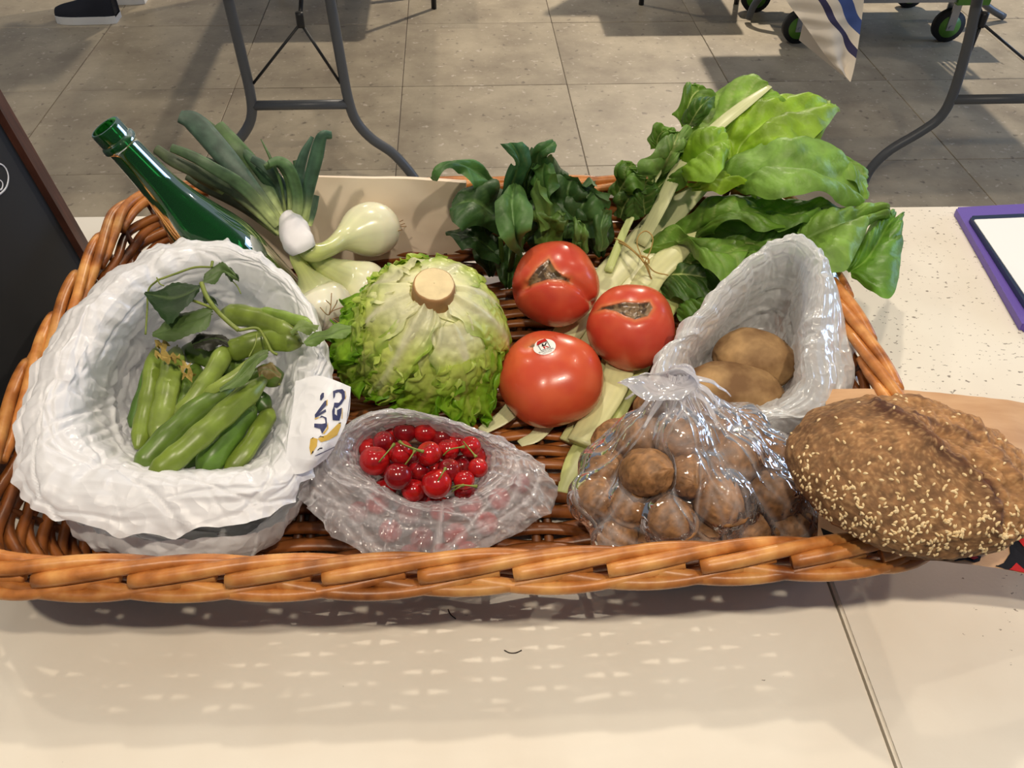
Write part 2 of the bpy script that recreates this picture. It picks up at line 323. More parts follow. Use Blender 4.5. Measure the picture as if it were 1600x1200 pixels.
# ------------------------------------------------------------------ background: two folding tables, person, trolley
def far_table(label, polyL, polyR, bar, braceC, brace, Y, x0, x1, length):
    t = thing('folding_table', label, 'table', (PY(*polyL[-1], Y)[0] if polyL else PY(*polyR[-1], Y)[0], Y, 0))
    for poly in (polyL, polyR):
        p = [PY(a, b, Y) for a, b in poly]; p[-1][2] = max(.0145, min(p[-1][2], .02))
        d = p[0]-p[1]; d /= d[2]; top = p[0]+d*(T-.03-p[0][2]); p = [top]+p
        link('leg', *tube(cr(p, 40), .0145, ns=10), M_GREYMETAL, t)
        q = [np.array([a[0], Y+length, a[2]]) for a in p]; link('leg', *tube(cr(q, 30), .0145, ns=10), M_GREYMETAL, t)
    for yy in (Y, Y+length):
        a, b = [PY(*c, Y) for c in bar]; a[1] = b[1] = yy; a[2] = b[2] = (a[2]+b[2])/2; link('crossbar', *tube([a, b], .0135, ns=10), M_GREYMETAL, t)
    c = PY(*braceC, Y); q = thing_part('brace', t)
    top = np.array([c[0], Y+.45, T-.03])
    parts = [tube([c, top], .006, ns=6), tube(cr([c+(0, 0, .018), c, c-(0, 0, .02)], 6), .011, ns=8)]
    for b in brace: parts.append(tube([c-(0, 0, .01), PY(*b, Y)], .006, .004, ns=6))
    link('brace', *join(parts), M_BLACKM, t)
    v, f = boxv(x0, x1, Y-.2, Y+length+.2, T-.03, T+.005); link('table_top', v, f, M_WHITE, t, smooth=False)
    return t
def thing_part(*a): return None
far_table('grey legged folding table on the tiles behind the green bottle',
          [(357, 0), (376, 80), (391, 145), (393, 182), (380, 210), (355, 236), (330, 262), (318, 284)],
          [(516, 0), (530, 80), (543, 150), (556, 188), (580, 216), (612, 238), (635, 262), (650, 296)],
          [(392, 165), (548, 163)], (469, 30), [(396, 130), (532, 130)], 2.38, -.98, -.28, 1.62)
far_table('grey legged folding table on the tiles at right beyond the chard',
          [(1527, 0), (1512, 70), (1490, 145), (1470, 182), (1440, 205), (1390, 235), (1362, 262), (1345, 296)],
          [(1700, 0), (1708, 70), (1728, 145), (1750, 182), (1790, 205), (1830, 235), (1860, 262), (1876, 296)],
          [(1488, 153), (1730, 155)], (1536, 30), [(1600, 92), (1508, 100)], 2.30, 1.14, 1.84, 1.35)
# striped cloth corner hanging from the right hand table
uvm, nt, N, B = newmat('striped_cotton'); tcx = N.new('ShaderNodeTexCoord'); sp = N.new('ShaderNodeSeparateXYZ'); nt.links.new(tcx.outputs['UV'], sp.inputs[0])
rp = N.new('ShaderNodeValToRGB'); rp.color_ramp.interpolation = 'CONSTANT'; e = rp.color_ramp.elements
e[0].position = 0; e[0].color = (*srgb(232, 222, 206), 1); e[1].position = .17; e[1].color = (*srgb(58, 56, 92), 1)
for p_, c_ in ((.22, (232, 222, 206)), (.30, (66, 88, 150)), (.41, (232, 222, 206)), (.51, (58, 56, 92)), (.57, (232, 222, 206))):
    q = e.new(p_); q.color = (*srgb(*c_), 1)
nt.links.new(sp.outputs[0], rp.inputs[0]); nt.links.new(rp.outputs[0], B.inputs['Base Color']); B.inputs['Roughness'].default_value = .85
YC = 2.06
left = cr([PY(1160, -100, YC), PY(1228, 0, YC), PY(1262, 46, YC), PY(1294, 92, YC), PY(1325, 124, YC)], 40)
right = cr([PY(1362, -100, YC+.02), PY(1353, 0, YC+.02), PY(1346, 46, YC+.02), PY(1336, 92, YC+.01), PY(1326.5, 125, YC)], 40)
G = np.zeros((40, 30, 3)); UV = np.zeros((40, 30, 2)); dl = left[0]-left[-1]; dl /= np.linalg.norm(dl)
for i in range(40):
    for j in range(30):
        t = j/29; G[i, j] = left[i]*(1-t)+right[i]*t; G[i, j, 1] += .012*math.sin(t*7+i*.1)+.004*math.sin(i*1.1)*(1-t)
        UV[i, j] = (np.linalg.norm(np.cross(G[i, j]-left[-1], dl))/.26+.012*math.sin(i*.5), i/39)
rowt = np.array([(g[0], g[1]+.03, T+.012) for g in G[0]]); G = np.concatenate([rowt[None], G]); UV = np.concatenate([UV[:1], UV])
fold = np.array([[g[0]-.1*k, g[1]+.14*k, g[2]+.05*k] for g in G[:, -1] for k in (0, .5, 1)]).reshape(-1, 3, 3)
v, f = join([(G.reshape(-1, 3), gridf(41, 30)), (fold.reshape(-1, 3), gridf(41, 3)),
             (np.array([(G[0, 0][0], YC+.03, T+.012), (G[0, -1][0]+.35, YC+.03, T+.012), (G[0, -1][0]+.35, 3.2, T+.012), (G[0, 0][0], 3.2, T+.012)]), [(0, 1, 2, 3)])])
uvs = np.concatenate([UV.reshape(-1, 2), np.full((123, 2), .1), np.full((4, 2), .1)])
o = link('tablecloth', v, f, uvm, uv=uvs); tag(o, 'cream cloth with navy stripes whose corner hangs down from the table at right', 'cloth')
# person: trousers, sweater, shoes; only a shoe and the trouser hem enter the frame
def skin_body(name, joints, edges, mat, parent, sub=2):
    me = bpy.data.meshes.new(name); me.from_pydata([j[:3] for j in joints], edges, []); o = bpy.data.objects.new(name, me); COL.objects.link(o)
    sk = o.modifiers.new('Skin', 'SKIN'); sk.use_smooth_shade = True
    for i, j in enumerate(joints): me.skin_vertices[0].data[i].radius = (j[3], j[3]*(j[4] if len(j) > 4 else 1)); me.skin_vertices[0].data[i].use_root = (i == 0)
    sd = o.modifiers.new('Sub', 'SUBSURF'); sd.levels = sd.render_levels = sub
    dg = bpy.context.evaluated_depsgraph_get(); me2 = bpy.data.meshes.new_from_object(o.evaluated_get(dg)); o.modifiers.clear(); o.data = me2; me2.materials.append(mat)
    me2.polygons.foreach_set('use_smooth', [True]*len(me2.polygons)); put(o, parent); return o
SK = mk('skin', srgb(206, 160, 132), rough=.5, sss=.1); TR = mk('navy_denim', srgb(24, 28, 42), srgb(32, 36, 52), scale=80, rough=.85); SW = mk('dark_wool', srgb(44, 46, 54), rough=.9)
HAIR = mk('dark_hair', srgb(44, 32, 26), rough=.6); SHOE = mk('navy_canvas', srgb(18, 22, 36), rough=.8); SOLE = mk('white_rubber', srgb(216, 218, 220), rough=.5)
px_, py_ = PZ(142, 32, .0)[:2]
person = thing('person', 'person in navy trousers and navy canvas shoes with white soles standing on the tiles', 'person', (px_, py_, 0))
hx = px_+.06; hy = py_+.10
skin_body('body', [(hx, hy, .98, .13, .8), (hx, hy, 1.15, .125, .75), (hx, hy, 1.33, .145, .7), (hx, hy, 1.45, .07), (hx-.01, hy, 1.53, .052), (hx-.03, hy, 1.62, .082), (hx-.035, hy, 1.70, .088), (hx-.025, hy, 1.77, .06),
    (hx+.02, hy-.19, 1.41, .06), (hx+.03, hy-.24, 1.15, .045), (hx-.08, hy-.22, .95, .036), (hx-.12, hy-.21, .88, .03), (hx+.02, hy+.19, 1.41, .06), (hx+.03, hy+.24, 1.15, .045), (hx-.06, hy+.22, .95, .036), (hx-.1, hy+.21, .88, .03)],
    [(0, 1), (1, 2), (2, 3), (3, 4), (4, 5), (5, 6), (6, 7), (2, 8), (8, 9), (9, 10), (10, 11), (2, 12), (12, 13), (13, 14), (14, 15)], SK, person)
skin_body('sweater', [(hx, hy, .93, .155, .85), (hx, hy, 1.15, .145, .8), (hx, hy, 1.33, .165, .74), (hx, hy, 1.44, .085), (hx+.02, hy-.19, 1.41, .075), (hx+.03, hy-.24, 1.15, .058), (hx-.07, hy-.22, .97, .048), (hx+.02, hy+.19, 1.41, .075), (hx+.03, hy+.24, 1.15, .058), (hx-.05, hy+.22, .97, .048)],
    [(0, 1), (1, 2), (2, 3), (2, 4), (4, 5), (5, 6), (2, 7), (7, 8), (8, 9)], SW, person)
skin_body('trousers', [(hx, hy, .97, .15, .85), (hx, hy-.09, .8, .095), (hx-.02, py_, .48, .075), (hx, py_, .11, .06), (hx, hy+.09, .8, .095), (hx+.03, py_+.22, .48, .075), (hx+.07, py_+.22, .11, .06)],
    [(0, 1), (1, 2), (2, 3), (0, 4), (4, 5), (5, 6)], TR, person)
hr = np.array([(hx-.02+.098*math.sin(a)*math.cos(b), hy+.09*math.sin(a)*math.sin(b), 1.705+.11*math.cos(a)) for a in np.linspace(0, 1.75, 10) for b in np.linspace(0, 6.283, 20, endpoint=False)])
link('hair', hr, gridf(10, 20, cv=True), HAIR, person)
for sx, sy in ((0, 0), (.06, .22)):
    pr = [(-.125, .028, .030), (-.10, .042, .040), (-.05, .048, .052), (.0, .046, .068), (.04, .044, .095), (.085, .042, .1), (.115, .034, .09)]
    path = cr([(px_+sx+a, py_+sy, .022) for a, b, c in pr], 16); w_ = cr([(b, c, 0) for a, b, c in pr], 16)
    V = []; 
    for k in range(16):
        for a in np.linspace(0, np.pi, 12): V.append((path[k][0], path[k][1]+w_[k][0]*math.cos(a), .024+w_[k][1]*math.sin(a)**.7))
    link('shoe', V, gridf(16, 12)+[tuple(range(12)), tuple(range(180, 192))], SHOE, person)
    out = [(path[k][0], path[k][1]+s*(w_[k][0]+.004)) for s in (1, -1) for k in (range(16) if s > 0 else range(15, -1, -1))]
    v = [(x, y, z) for z in (.001, .03) for x, y in out]; n = len(out)
    link('shoe_sole', v, [tuple(range(n))[::-1], tuple(range(n, 2*n))]+[(i, (i+1) % n, n+(i+1) % n, n+i) for i in range(n)], SOLE, person, smooth=False)
# platform trolley
GREEN = mk('green_plastic', srgb(86, 140, 44), rough=.45); SILV = mk('aluminium', srgb(160, 164, 172), rough=.3, metal=.6); RUB = mk('black_rubber', srgb(24, 26, 30), rough=.7)
tl = PZ(1243, 68, 0); tr_ = PZ(1484, 74, 0); Yf = (tl[1]+tr_[1])/2+.02; X0 = tl[0]-.06; X1 = tr_[0]+.1; DZ = .165
tro = thing('platform_trolley', 'low platform trolley with green corner bumpers and green castors behind the striped cloth', 'trolley', ((X0+X1)/2, Yf+.2, 0))
link('deck', *boxv(X0+.04, X1-.1, Yf-.02, Yf+.44, DZ, DZ+.045), SILV, tro, smooth=False)
for cx in (X0, X1-.12):
    for cy in (Yf-.03, Yf+.35):
        link('corner_bumper', *boxv(cx, cx+.13, cy, cy+.1, DZ-.008, DZ+.05), GREEN, tro, smooth=False)
def castor(x, y):
    c = link('castor', *tube([(x, y-.016, .062), (x, y+.016, .062)], .062, ns=28, hint=(0, 0, 1)), RUB, tro)
    link('hub', *tube([(x, y-.0175, .062), (x, y+.0175, .062)], .043, ns=24), GREEN, c)
    v, f = join([boxv(x-.016, x+.016, y-.026, y-.0185, .05, DZ), boxv(x-.016, x+.016, y+.0185, y+.026, .05, DZ), tube([(x, y-.03, .062), (x, y+.03, .062)], .008, ns=8)]); link('fork', v, f, SILV, c, smooth=False)
for x, y in ((tl[0], Yf+.02), (tr_[0], Yf+.02), (tl[0]-.08, Yf+.36), (tr_[0], Yf+.40)): castor(x, y)
cr_v = [boxv(X0+.12, X1-.14, Yf+.02, Yf+.4, DZ+.046, DZ+.06)]
for k in range(26):
    x = X0+.125+k*(X1-X0-.27)/25.5; cr_v.append(boxv(x, x+.012, Yf+.02, Yf+.03, DZ+.06, DZ+.26)); cr_v.append(boxv(x, x+.012, Yf+.39, Yf+.4, DZ+.06, DZ+.26))
for z in (.06, .25): cr_v += [boxv(X0+.12, X1-.14, Yf+.018, Yf+.03, DZ+z, DZ+z+.02), boxv(X0+.12, X1-.14, Yf+.39, Yf+.402, DZ+z, DZ+z+.02), boxv(X0+.12, X0+.13, Yf+.02, Yf+.4, DZ+z, DZ+z+.02), boxv(X1-.15, X1-.14, Yf+.02, Yf+.4, DZ+z, DZ+z+.02)]
v, f = join(cr_v); o = link('crate', v, f, RUB, smooth=False); tag(o, 'black slatted plastic crate standing on the green trolley', 'crate')
# two more thin dark legs whose tips enter at the top of the frame
ch = thing('folding_chair', 'dark metal chair on the tiles whose leg tip shows at the top of the photo', 'chair', (*PZ(678, 9, 0)[:2], 0))
q0 = PZ(678, 9, 0.012); 
for dx, dy in ((0, 0), (-.42, 0), (0, .42), (-.42, .42)): link('leg', *tube([q0+(dx, dy, -.011), q0+(dx, dy, .43)], .0115, ns=8), M_BLACKM, ch)
link('seat', *boxv(q0[0]-.45, q0[0]+.03, q0[1]-.03, q0[1]+.45, .43, .46), M_BLACKM, ch, smooth=False)
link('backrest', *boxv(q0[0]-.45, q0[0]+.03, q0[1]+.42, q0[1]+.45, .6, .88), M_BLACKM, ch, smooth=False)
for dx in (0, -.42): link('back_post', *tube([q0+(dx, .43, .42), q0+(dx, .435, .86)], .0115, ns=8), M_BLACKM, ch)
ch2 = copy_tree(ch); d2 = PZ(1147, 2, 0)-PZ(678, 9, 0); ch2.location = Vector(ch.location)+Vector(d2); ch2['label'] = 'dark metal chair behind the chard whose leg tip shows left of the trolley'
# ------------------------------------------------------------------ wicker basket
BC = np.array([-.004, .637]); HX, HY = .370, .259; RIMH = .102; BROT = math.radians(-.9)
def brot(p): c, s_ = math.cos(BROT), math.sin(BROT); return np.array([BC[0]+p[0]*c-p[1]*s_, BC[1]+p[0]*s_+p[1]*c])
def perim(inset, rad, n):                     # rounded rectangle, slightly bowed sides, sampled evenly; returns xy and outward normals
    hx, hy = HX-inset, HY-inset; pts = []
    for cx, cy, a0 in ((hx-rad, -hy+rad, -90), (hx-rad, hy-rad, 0), (-hx+rad, hy-rad, 90), (-hx+rad, -hy+rad, 180)):
        for a in np.radians(np.linspace(a0, a0+90, 9)): pts.append((cx+rad*math.cos(a), cy+rad*math.sin(a)))
    pts = np.array(pts+[pts[0]]); d = np.r_[0, np.cumsum(np.linalg.norm(np.diff(pts, axis=0), axis=1))]
    q = np.linspace(0, d[-1], n, endpoint=False); x = np.interp(q, d, pts[:, 0]); y = np.interp(q, d, pts[:, 1])
    y -= .010*(1-(x/hx)**2)*(y < 0); x += .006*(1-np.clip(y/hy, -1, 1)**2)*np.sign(x)
    xy = np.stack([x, y], 1); t = np.roll(xy, -1, 0)-np.roll(xy, 1, 0); t /= np.linalg.norm(t, axis=1)[:, None]
    return np.array([brot(p) for p in xy]), np.array([brot(p)-BC for p in np.stack([t[:, 1], -t[:, 0]], 1)]), d[-1]
bk = thing('wicker_basket', 'wide shallow brown wicker basket with a braided rim, filled with vegetables', 'basket', (BC[0], BC[1], T))
NST = 50; NW = 10
def inset_at(h): return .004+.052*(1-(h/RIMH))**1.15
for k in range(NW):                           # wall weavers
    h = .017+k*(RIMH-.030)/(NW-1); n = NST*8; xy, nr, L = perim(inset_at(h), .06, n)
    s_ = np.arange(n)/n*NST*np.pi+np.pi*k; off = .0026*np.cos(s_)
    p = np.c_[xy+nr*off[:, None], T+h+.0012*np.sin(s_*.37+k)]
    q = n//4
    for a in range(4):                        # four rods make one round
        idx = np.arange(a*q-3, (a+1)*q+4) % n; pp = p[idx].copy(); pp[:3, 2] -= .002; 
        link('weaver', *tube(pp, .0051+random.uniform(-.0003, .0005), ns=6), M_WICK, bk)
pr_s = [perim(inset_at(h), .06, NST) for h in np.linspace(.004, RIMH, 6)]
for i in range(NST):
    p = np.array([(*pr_s[j][0][i], T+h) for j, h in enumerate(np.linspace(.004, RIMH, 6))])
    link('stake', *tube(p, .0036, ns=6), M_STK, bk)
# base: rows of weavers over pairs of sticks
BX, BY = HX-.058, HY-.058
sticks = np.linspace(-BX+.035, BX-.035, 9)
for x in sticks:
    for dx in (-.0055, .0055):
        a, b = brot((x+dx, -BY+.004)), brot((x+dx, BY-.004)); link('base_stick', *tube([(*a, T+.009), (*b, T+.009)], .0042, ns=6), M_STK, bk)
rows = np.linspace(-BY+.006, BY-.006, 42); sp_ = sticks[1]-sticks[0]
for k, y in enumerate(rows):
    xs = np.linspace(-BX-.004, BX+.004, 90); ph = np.pi*((xs-sticks[0])/sp_+k)
    p = np.array([(*brot((x, y+.0012*math.sin(x*31+k*2.1))), T+.0105+.0052*math.cos(q)) for x, q in zip(xs, ph)])
    link('base_weaver', *tube(p, (.0054+random.uniform(-.0004, .0006))*(1+.12*np.cos(ph)), .0042, ns=7), M_WICK, bk)
# braided rim
n = 720; xy, nr, L = perim(.0, .065, n); per = .066; NP = int(round(L/per)); step = n/NP
def rim_rod(i0, span, prof, r0, r1):
    m_ = 26; t = np.linspace(0, 1, m_); idx = (i0+t*span*step); j = np.floor(idx).astype(int) % n; fr = (idx-np.floor(idx))[:, None]
    c = xy[j]*(1-fr)+xy[(j+1) % n]*fr; d = nr[j]*(1-fr)+nr[(j+1) % n]*fr; o, z = prof(t)
    return tube(np.c_[c+d*o[:, None], T+RIMH+z], r0+(r1-r0)*t, ns=8)
for i in range(NP):
    e = random.uniform(-.001, .001); b = i*step
    link('rim_rod', *rim_rod(b, 2.7, lambda t: (.0070-.0155*sm(0, .75, t)+e, .0050+.0075*np.sin(np.pi*np.clip(t*1.15, 0, 1))**.8-.004*t), .0058, .0045), M_RIM, bk)
    link('rim_rod', *rim_rod(b+step*.35, 2.5, lambda t: (.002+.0105*np.sin(np.pi*np.clip(t*1.05, 0, 1))+e, -.001-.0065*np.sin(np.pi*t)+.004*t), .0056, .0042), M_RIM, bk)
# ------------------------------------------------------------------ chalkboard
FRM = mk('brown_stained_frame', srgb(58, 32, 24), srgb(86, 50, 38), scale=20, rough=.45, stretch=(1, 8, 1)); SLATE = mk('black_slate', srgb(10, 13, 18), srgb(17, 20, 26), scale=6, rough=.75); CHALK = mk('chalk', srgb(206, 208, 212), rough=.9)
bB = np.array([-.425, .876, T+.002]); bT = PY(0, 150, .885); bT = np.array([bT[0], .885, bT[2]])
bu = (bT-bB); bl = np.linalg.norm(bu); bu /= bl; bl = .36
bv = np.array([.03, -1, 0]); bv -= bu*(bv @ bu); bv /= np.linalg.norm(bv); bw = np.cross(bu, bv); bw *= np.sign(bw[0]); BW = .44
cb = thing('chalkboard', 'black chalkboard in a brown wooden frame standing at the left end of the basket', 'chalkboard', (bB[0], bB[1], T))
def board_box(a0, a1, b0, b1, d0, d1):
    v, f = boxv(a0, a1, b0, b1, d0, d1); return np.array([bB+bu*x+bv*y+bw*z for x, y, z in v]), f
link('slate', *board_box(.018, bl-.018, .018, BW-.018, -.012, -.004), SLATE, cb, smooth=False)
for a in ((0, bl, 0, .02), (0, bl, BW-.02, BW), (0, .02, .0, BW), (bl-.02, bl, .0, BW)):
    link('frame_rail', *board_box(*a, -.014, .004), FRM, cb, smooth=False)
hin = bB+bu*bl-bw*.02; ft = hin+np.array([-.12, 0, 0]); ft[2] = T+.004
for s_ in (.03, BW-.04):
    v, f = join([tube([hin+bv*s_, ft+bv*s_], .008, ns=4)]); link('rear_leg', v, f, FRM, cb, smooth=False)
def on_board(px, py):
    d = ray(px, py); o_ = bB-bw*.004+0; t = ((bB-bw*.0035-CAM) @ bw)/(d @ bw); return CAM+d*t
st = cr([on_board(*q) for q in ((-14, 262), (-2, 256), (8, 262), (13, 275), (11, 290), (4, 300), (-6, 306), (-14, 300))], 60)
link('chalk_writing', *tube(st, .0011, .0004, ns=5, hint=tuple(bw)), CHALK, cb)
st = cr([on_board(*q) for q in ((-14, 284), (-4, 280), (4, 286), (2, 296), (-8, 296))], 40)
link('chalk_writing', *tube(st, .0009, .0004, ns=5, hint=tuple(bw)), CHALK, cb)
# ------------------------------------------------------------------ folder, clipboard, sheet
PUR = mk('purple_card', srgb(104, 84, 172), rough=.45); NAVB = mk('dark_blue_board', srgb(40, 54, 82), rough=.3); SHEET = mk('white_sheet', (.9, .9, .9), rough=.7)
def slab(name, px4, h0, h1, mat, par_=None, r=.004):
    c = [P(*q, h0) for q in px4]; n = len(c); c2 = [q+(0, 0, h1-h0) for q in c]
    bm = bmesh.new(); lo = [bm.verts.new(q) for q in c]; hi = [bm.verts.new(q) for q in c2]
    bm.faces.new(lo[::-1]); bm.faces.new(hi)
    for i in range(n): bm.faces.new((lo[i], lo[(i+1) % n], hi[(i+1) % n], hi[i]))
    bmesh.ops.recalc_face_normals(bm, faces=bm.faces); bmesh.ops.bevel(bm, geom=[e for e in bm.edges if abs(e.verts[0].co.z-e.verts[1].co.z) > (h1-h0)*.5], offset=r, segments=3, affect='EDGES')
    me = bpy.data.meshes.new(name); bm.to_mesh(me); bm.free(); me.materials.append(mat); o = bpy.data.objects.new(name, me); COL.objects.link(o)
    if par_: put(o, par_)
    return o
o = slab('folder', [(1489, 333), (1594, 519), (1905, 500), (1700, 322)], .001, .010, PUR); tag(o, 'purple card folder lying on the white table at right', 'folder')
o = slab('clipboard', [(1512, 344), (1602, 486), (1880, 480), (1690, 336)], .0105, .017, NAVB); tag(o, 'dark blue clipboard lying on the purple folder', 'clipboard')
cl_c = P(1760, 338, .018); 
o = slab('paper_sheet', [(1521, 344), (1612, 478), (1872, 474), (1686, 337)], .0172, .0182, SHEET, r=.0015); tag(o, 'blank white paper sheet lying on the dark blue clipboard', 'paper')
pk = cr([P(*q, .012) for q in ((1580, 344), (1590, 338), (1606, 334))], 10)
o = link('pen_loop', *tube(pk, .0016, .0008, ns=6), NAVB); tag(o, 'short dark blue elastic strip at the top edge of the purple folder', 'strap')
# ------------------------------------------------------------------ generic leaf
def leaf(name, Lp, Mp, Rp, parent, mat, c_mid, c_blade, c_edge=None, nu=30, nv=21, bulge=.004, ruf=.003, rf=22, veins=7, vb=.0012, midw=.05, frill=0, seed=0, serr=0, vein_mix=.5, crk=0, side=None):
    r = np.random.default_rng(seed); Lq, Mq, Rq = [cr([P(*a) if len(a) == 3 else a for a in q], nu) for q in (Lp, Mp, Rp)]
    t = np.linspace(-1, 1, nv); G = np.zeros((nu, nv, 3)); at = np.abs(t)
    for j in range(nv):
        E = Lq if t[j] < 0 else Rq; G[:, j] = Mq+(E-Mq)*at[j]
    n = gnorm(G); n[np.sum(n*(CAM-G), -1) < 0] *= -1
    u = np.linspace(0, 1, nu)[:, None]; env = np.sin(np.pi*np.clip(u, .02, .98))**.5
    d = bulge*np.sin(np.pi*at)[None]*env + ruf*at[None]**2*np.sin(rf*u+np.where(t < 0, 0, 1.7)[None]+r.uniform(0, 6))*env
    vph = veins*(u*1.0-.38*at[None]); vv = np.abs(((vph+.5*(t > 0)[None]+100) % 1)-.5)*2   # 0 between, 1 on a vein
    d += vb*((1-vv**4)*np.sin(np.pi*at)[None])
    if frill: d += frill*at[None]**3*(np.sin(rf*3.1*u+r.uniform(0, 6))+.6*np.sin(rf*7.3*u+4*t[None]+r.uniform(0, 6)))
    G = G+n*d[..., None]
    if crk: G = G+n*(crumple(G, crk, seed+5, f0=22, n=8, f1=70)*np.minimum(1, 4*env)*np.minimum(1, at[None]*2.5+.15))[..., None]
    if serr:
        w_ = serr*(tri(u*nu*.5*np.ones(nv)[None]))*(at[None] > .95); dr = G-Mq[:, None]; G = G+dr*w_[..., None]
    c_mid, c_blade = np.array(c_mid), np.array(c_blade); c_edge = c_blade if c_edge is None else np.array(c_edge)
    k = np.clip(np.exp(-(at/midw)**2)[None]*(1-u*.45)+vein_mix*np.exp(-((1-vv)/.16)**2)*(1-at[None])*.8, 0, 1)[..., None]
    c = c_blade+(c_edge-c_blade)*(at[None, :, None]**2); c = c*(1-k)+c_mid*k
    V = G.reshape(-1, 3); c = c.reshape(-1, 3)*(1+.30*nz(V, 34, seed))[:, None]
    return link(name, V, gridf(nu, nv), mat, parent, cols=np.clip(c, 0, 1))
def stalk(name, pts, w_px, parent, mat, c, flat=.4, ns=26, n=40, ridged=True, hint=(0, 0, 1)):
    Q = np.array([P(*q) for q in pts]); p = cr(Q, n); wd = cr(np.array([[w_*pxm(q), 0, 0] for w_, q in zip(w_px, Q)]), n)[:, 0]/2
    v, f = tube(p, wd, wd*flat, ns=ns, hint=hint); v = v.copy(); a = np.tile(np.arange(ns), n)
    t, N, B = frames(p, hint)
    if ridged: v += (np.repeat(N, ns, 0))*(np.where(a % 2 == 0, .0003, -.0002))[:, None]
    cc = np.array(c)[None]*(.95+.07*(a % 2))[:, None]*(1+.05*nz(v, 40, 3))[:, None]
    return link(name, v, f, mat, parent, cols=np.clip(cc, 0, 1))
# ------------------------------------------------------------------ beige paper liner at the back wall
def sheet(L4, nu, nv, amp, seed, f0=8):       # Coons patch between two polylines
    A, B_ = cr([P(*q) for q in L4[0]], nu), cr([P(*q) for q in L4[1]], nu); t = np.linspace(0, 1, nv)[None, :, None]
    G = A[:, None]*(1-t)+B_[:, None]*t; n = gnorm(G); return G+n*crumple(G, amp, seed, f0=f0, n=10)[..., None], n
G1, n1 = sheet([[(322, 287, .134), (400, 279, .136), (480, 277, .136), (560, 279, .136), (640, 280, .136), (728, 286, .134)],
                [(352, 432, .036), (420, 424, .036), (490, 416, .036), (560, 410, .036), (640, 404, .036), (728, 400, .036)]], 50, 24, .0022, 3)
n1[np.sum(n1*(CAM-G1), -1) < 0] *= -1; G2 = G1-n1*.006
v, f = join([(G1.reshape(-1, 3), gridf(50, 24)), (G2.reshape(-1, 3), gridf(50, 24)),
             (np.stack([G1[:, 0], G2[:, 0]], 1).reshape(-1, 3), gridf(50, 2)), (np.stack([G1[0], G2[0]], 1).reshape(-1, 3), gridf(24, 2)), (np.stack([G1[-1], G2[-1]], 1).reshape(-1, 3), gridf(24, 2))])
o = link('paper_bag', v, f, M_PAPERBAG); tag(o, 'flat beige paper bag standing against the back wall of the basket', 'paper bag')
# ------------------------------------------------------------------ bottle
M_GL, nt, N, B = newmat('green_glass'); B.inputs['Base Color'].default_value = (*srgb(26, 104, 36), 1); B.inputs['Roughness'].default_value = .04
B.inputs['Transmission Weight'].default_value = .75; B.inputs['IOR'].default_value = 1.5
va = N.new('ShaderNodeVolumeAbsorption')
M_LIQ = mk('dark_cider', srgb(8, 26, 12), rough=.15)
Nk = P(163, 198, .262); Md = P(303, 348, .158); ax = (Md-Nk)/np.linalg.norm(Md-Nk); BL = .272
prof = [(0, .0125), (.0, .0138), (.002, .0146), (.012, .0148), (.0135, .0146), (.0155, .0165), (.020, .0168), (.0225, .0148), (.04, .0152), (.07, .0175), (.095, .0225), (.12, .030), (.145, .0375), (.17, .0405), (.22, .041), (.275, .041), (.286, .038), (.29, .030), (.29, .001)]
pr = cr([(a, b, 0) for a, b in prof], 110); bt = thing('bottle', 'green glass bottle without label leaning out of the back left corner of the basket', 'bottle', tuple(Nk+ax*BL))
v, f = tube(Nk+ax*pr[:, :1]+0, np.maximum(pr[:, 1], .0008), ns=48)
pts = np.array([Nk+ax*a for a in pr[:, 0]])
def lathe(pos, axis, pr, ns=48):
    a_ = np.asarray(axis); h = np.cross(a_, (0, 0, 1.)); h /= np.linalg.norm(h); k = np.cross(a_, h); an = np.linspace(0, 2*np.pi, ns, endpoint=False)
    V = (pos+a_*pr[:, None, :1]) + pr[:, None, 1:2]*(np.cos(an)[None, :, None]*h+np.sin(an)[None, :, None]*k)
    return V.reshape(-1, 3), gridf(len(pr), ns, cv=True)
inner = cr([(a, b-.0028, 0) for a, b in [(.0, .0118), (.02, .0118), (.05, .0135), (.07, .0155), (.095, .0205), (.12, .028), (.145, .0355), (.17, .038), (.22, .0385), (.27, .0385), (.282, .03), (.284, .004)]], 60)
v, f = join([lathe(Nk, ax, pr), lathe(Nk, ax, inner)]); g = link('glass', v, f, M_GL, bt)
liq = cr([(a, b, 0) for a, b in [(.06, .0003), (.0605, .0105), (.075, .0125), (.095, .0168), (.12, .0244), (.145, .032), (.17, .0345), (.22, .035), (.27, .035), (.278, .028), (.28, .001)]], 50)
link('cider', *lathe(Nk, ax, liq), M_LIQ, bt)
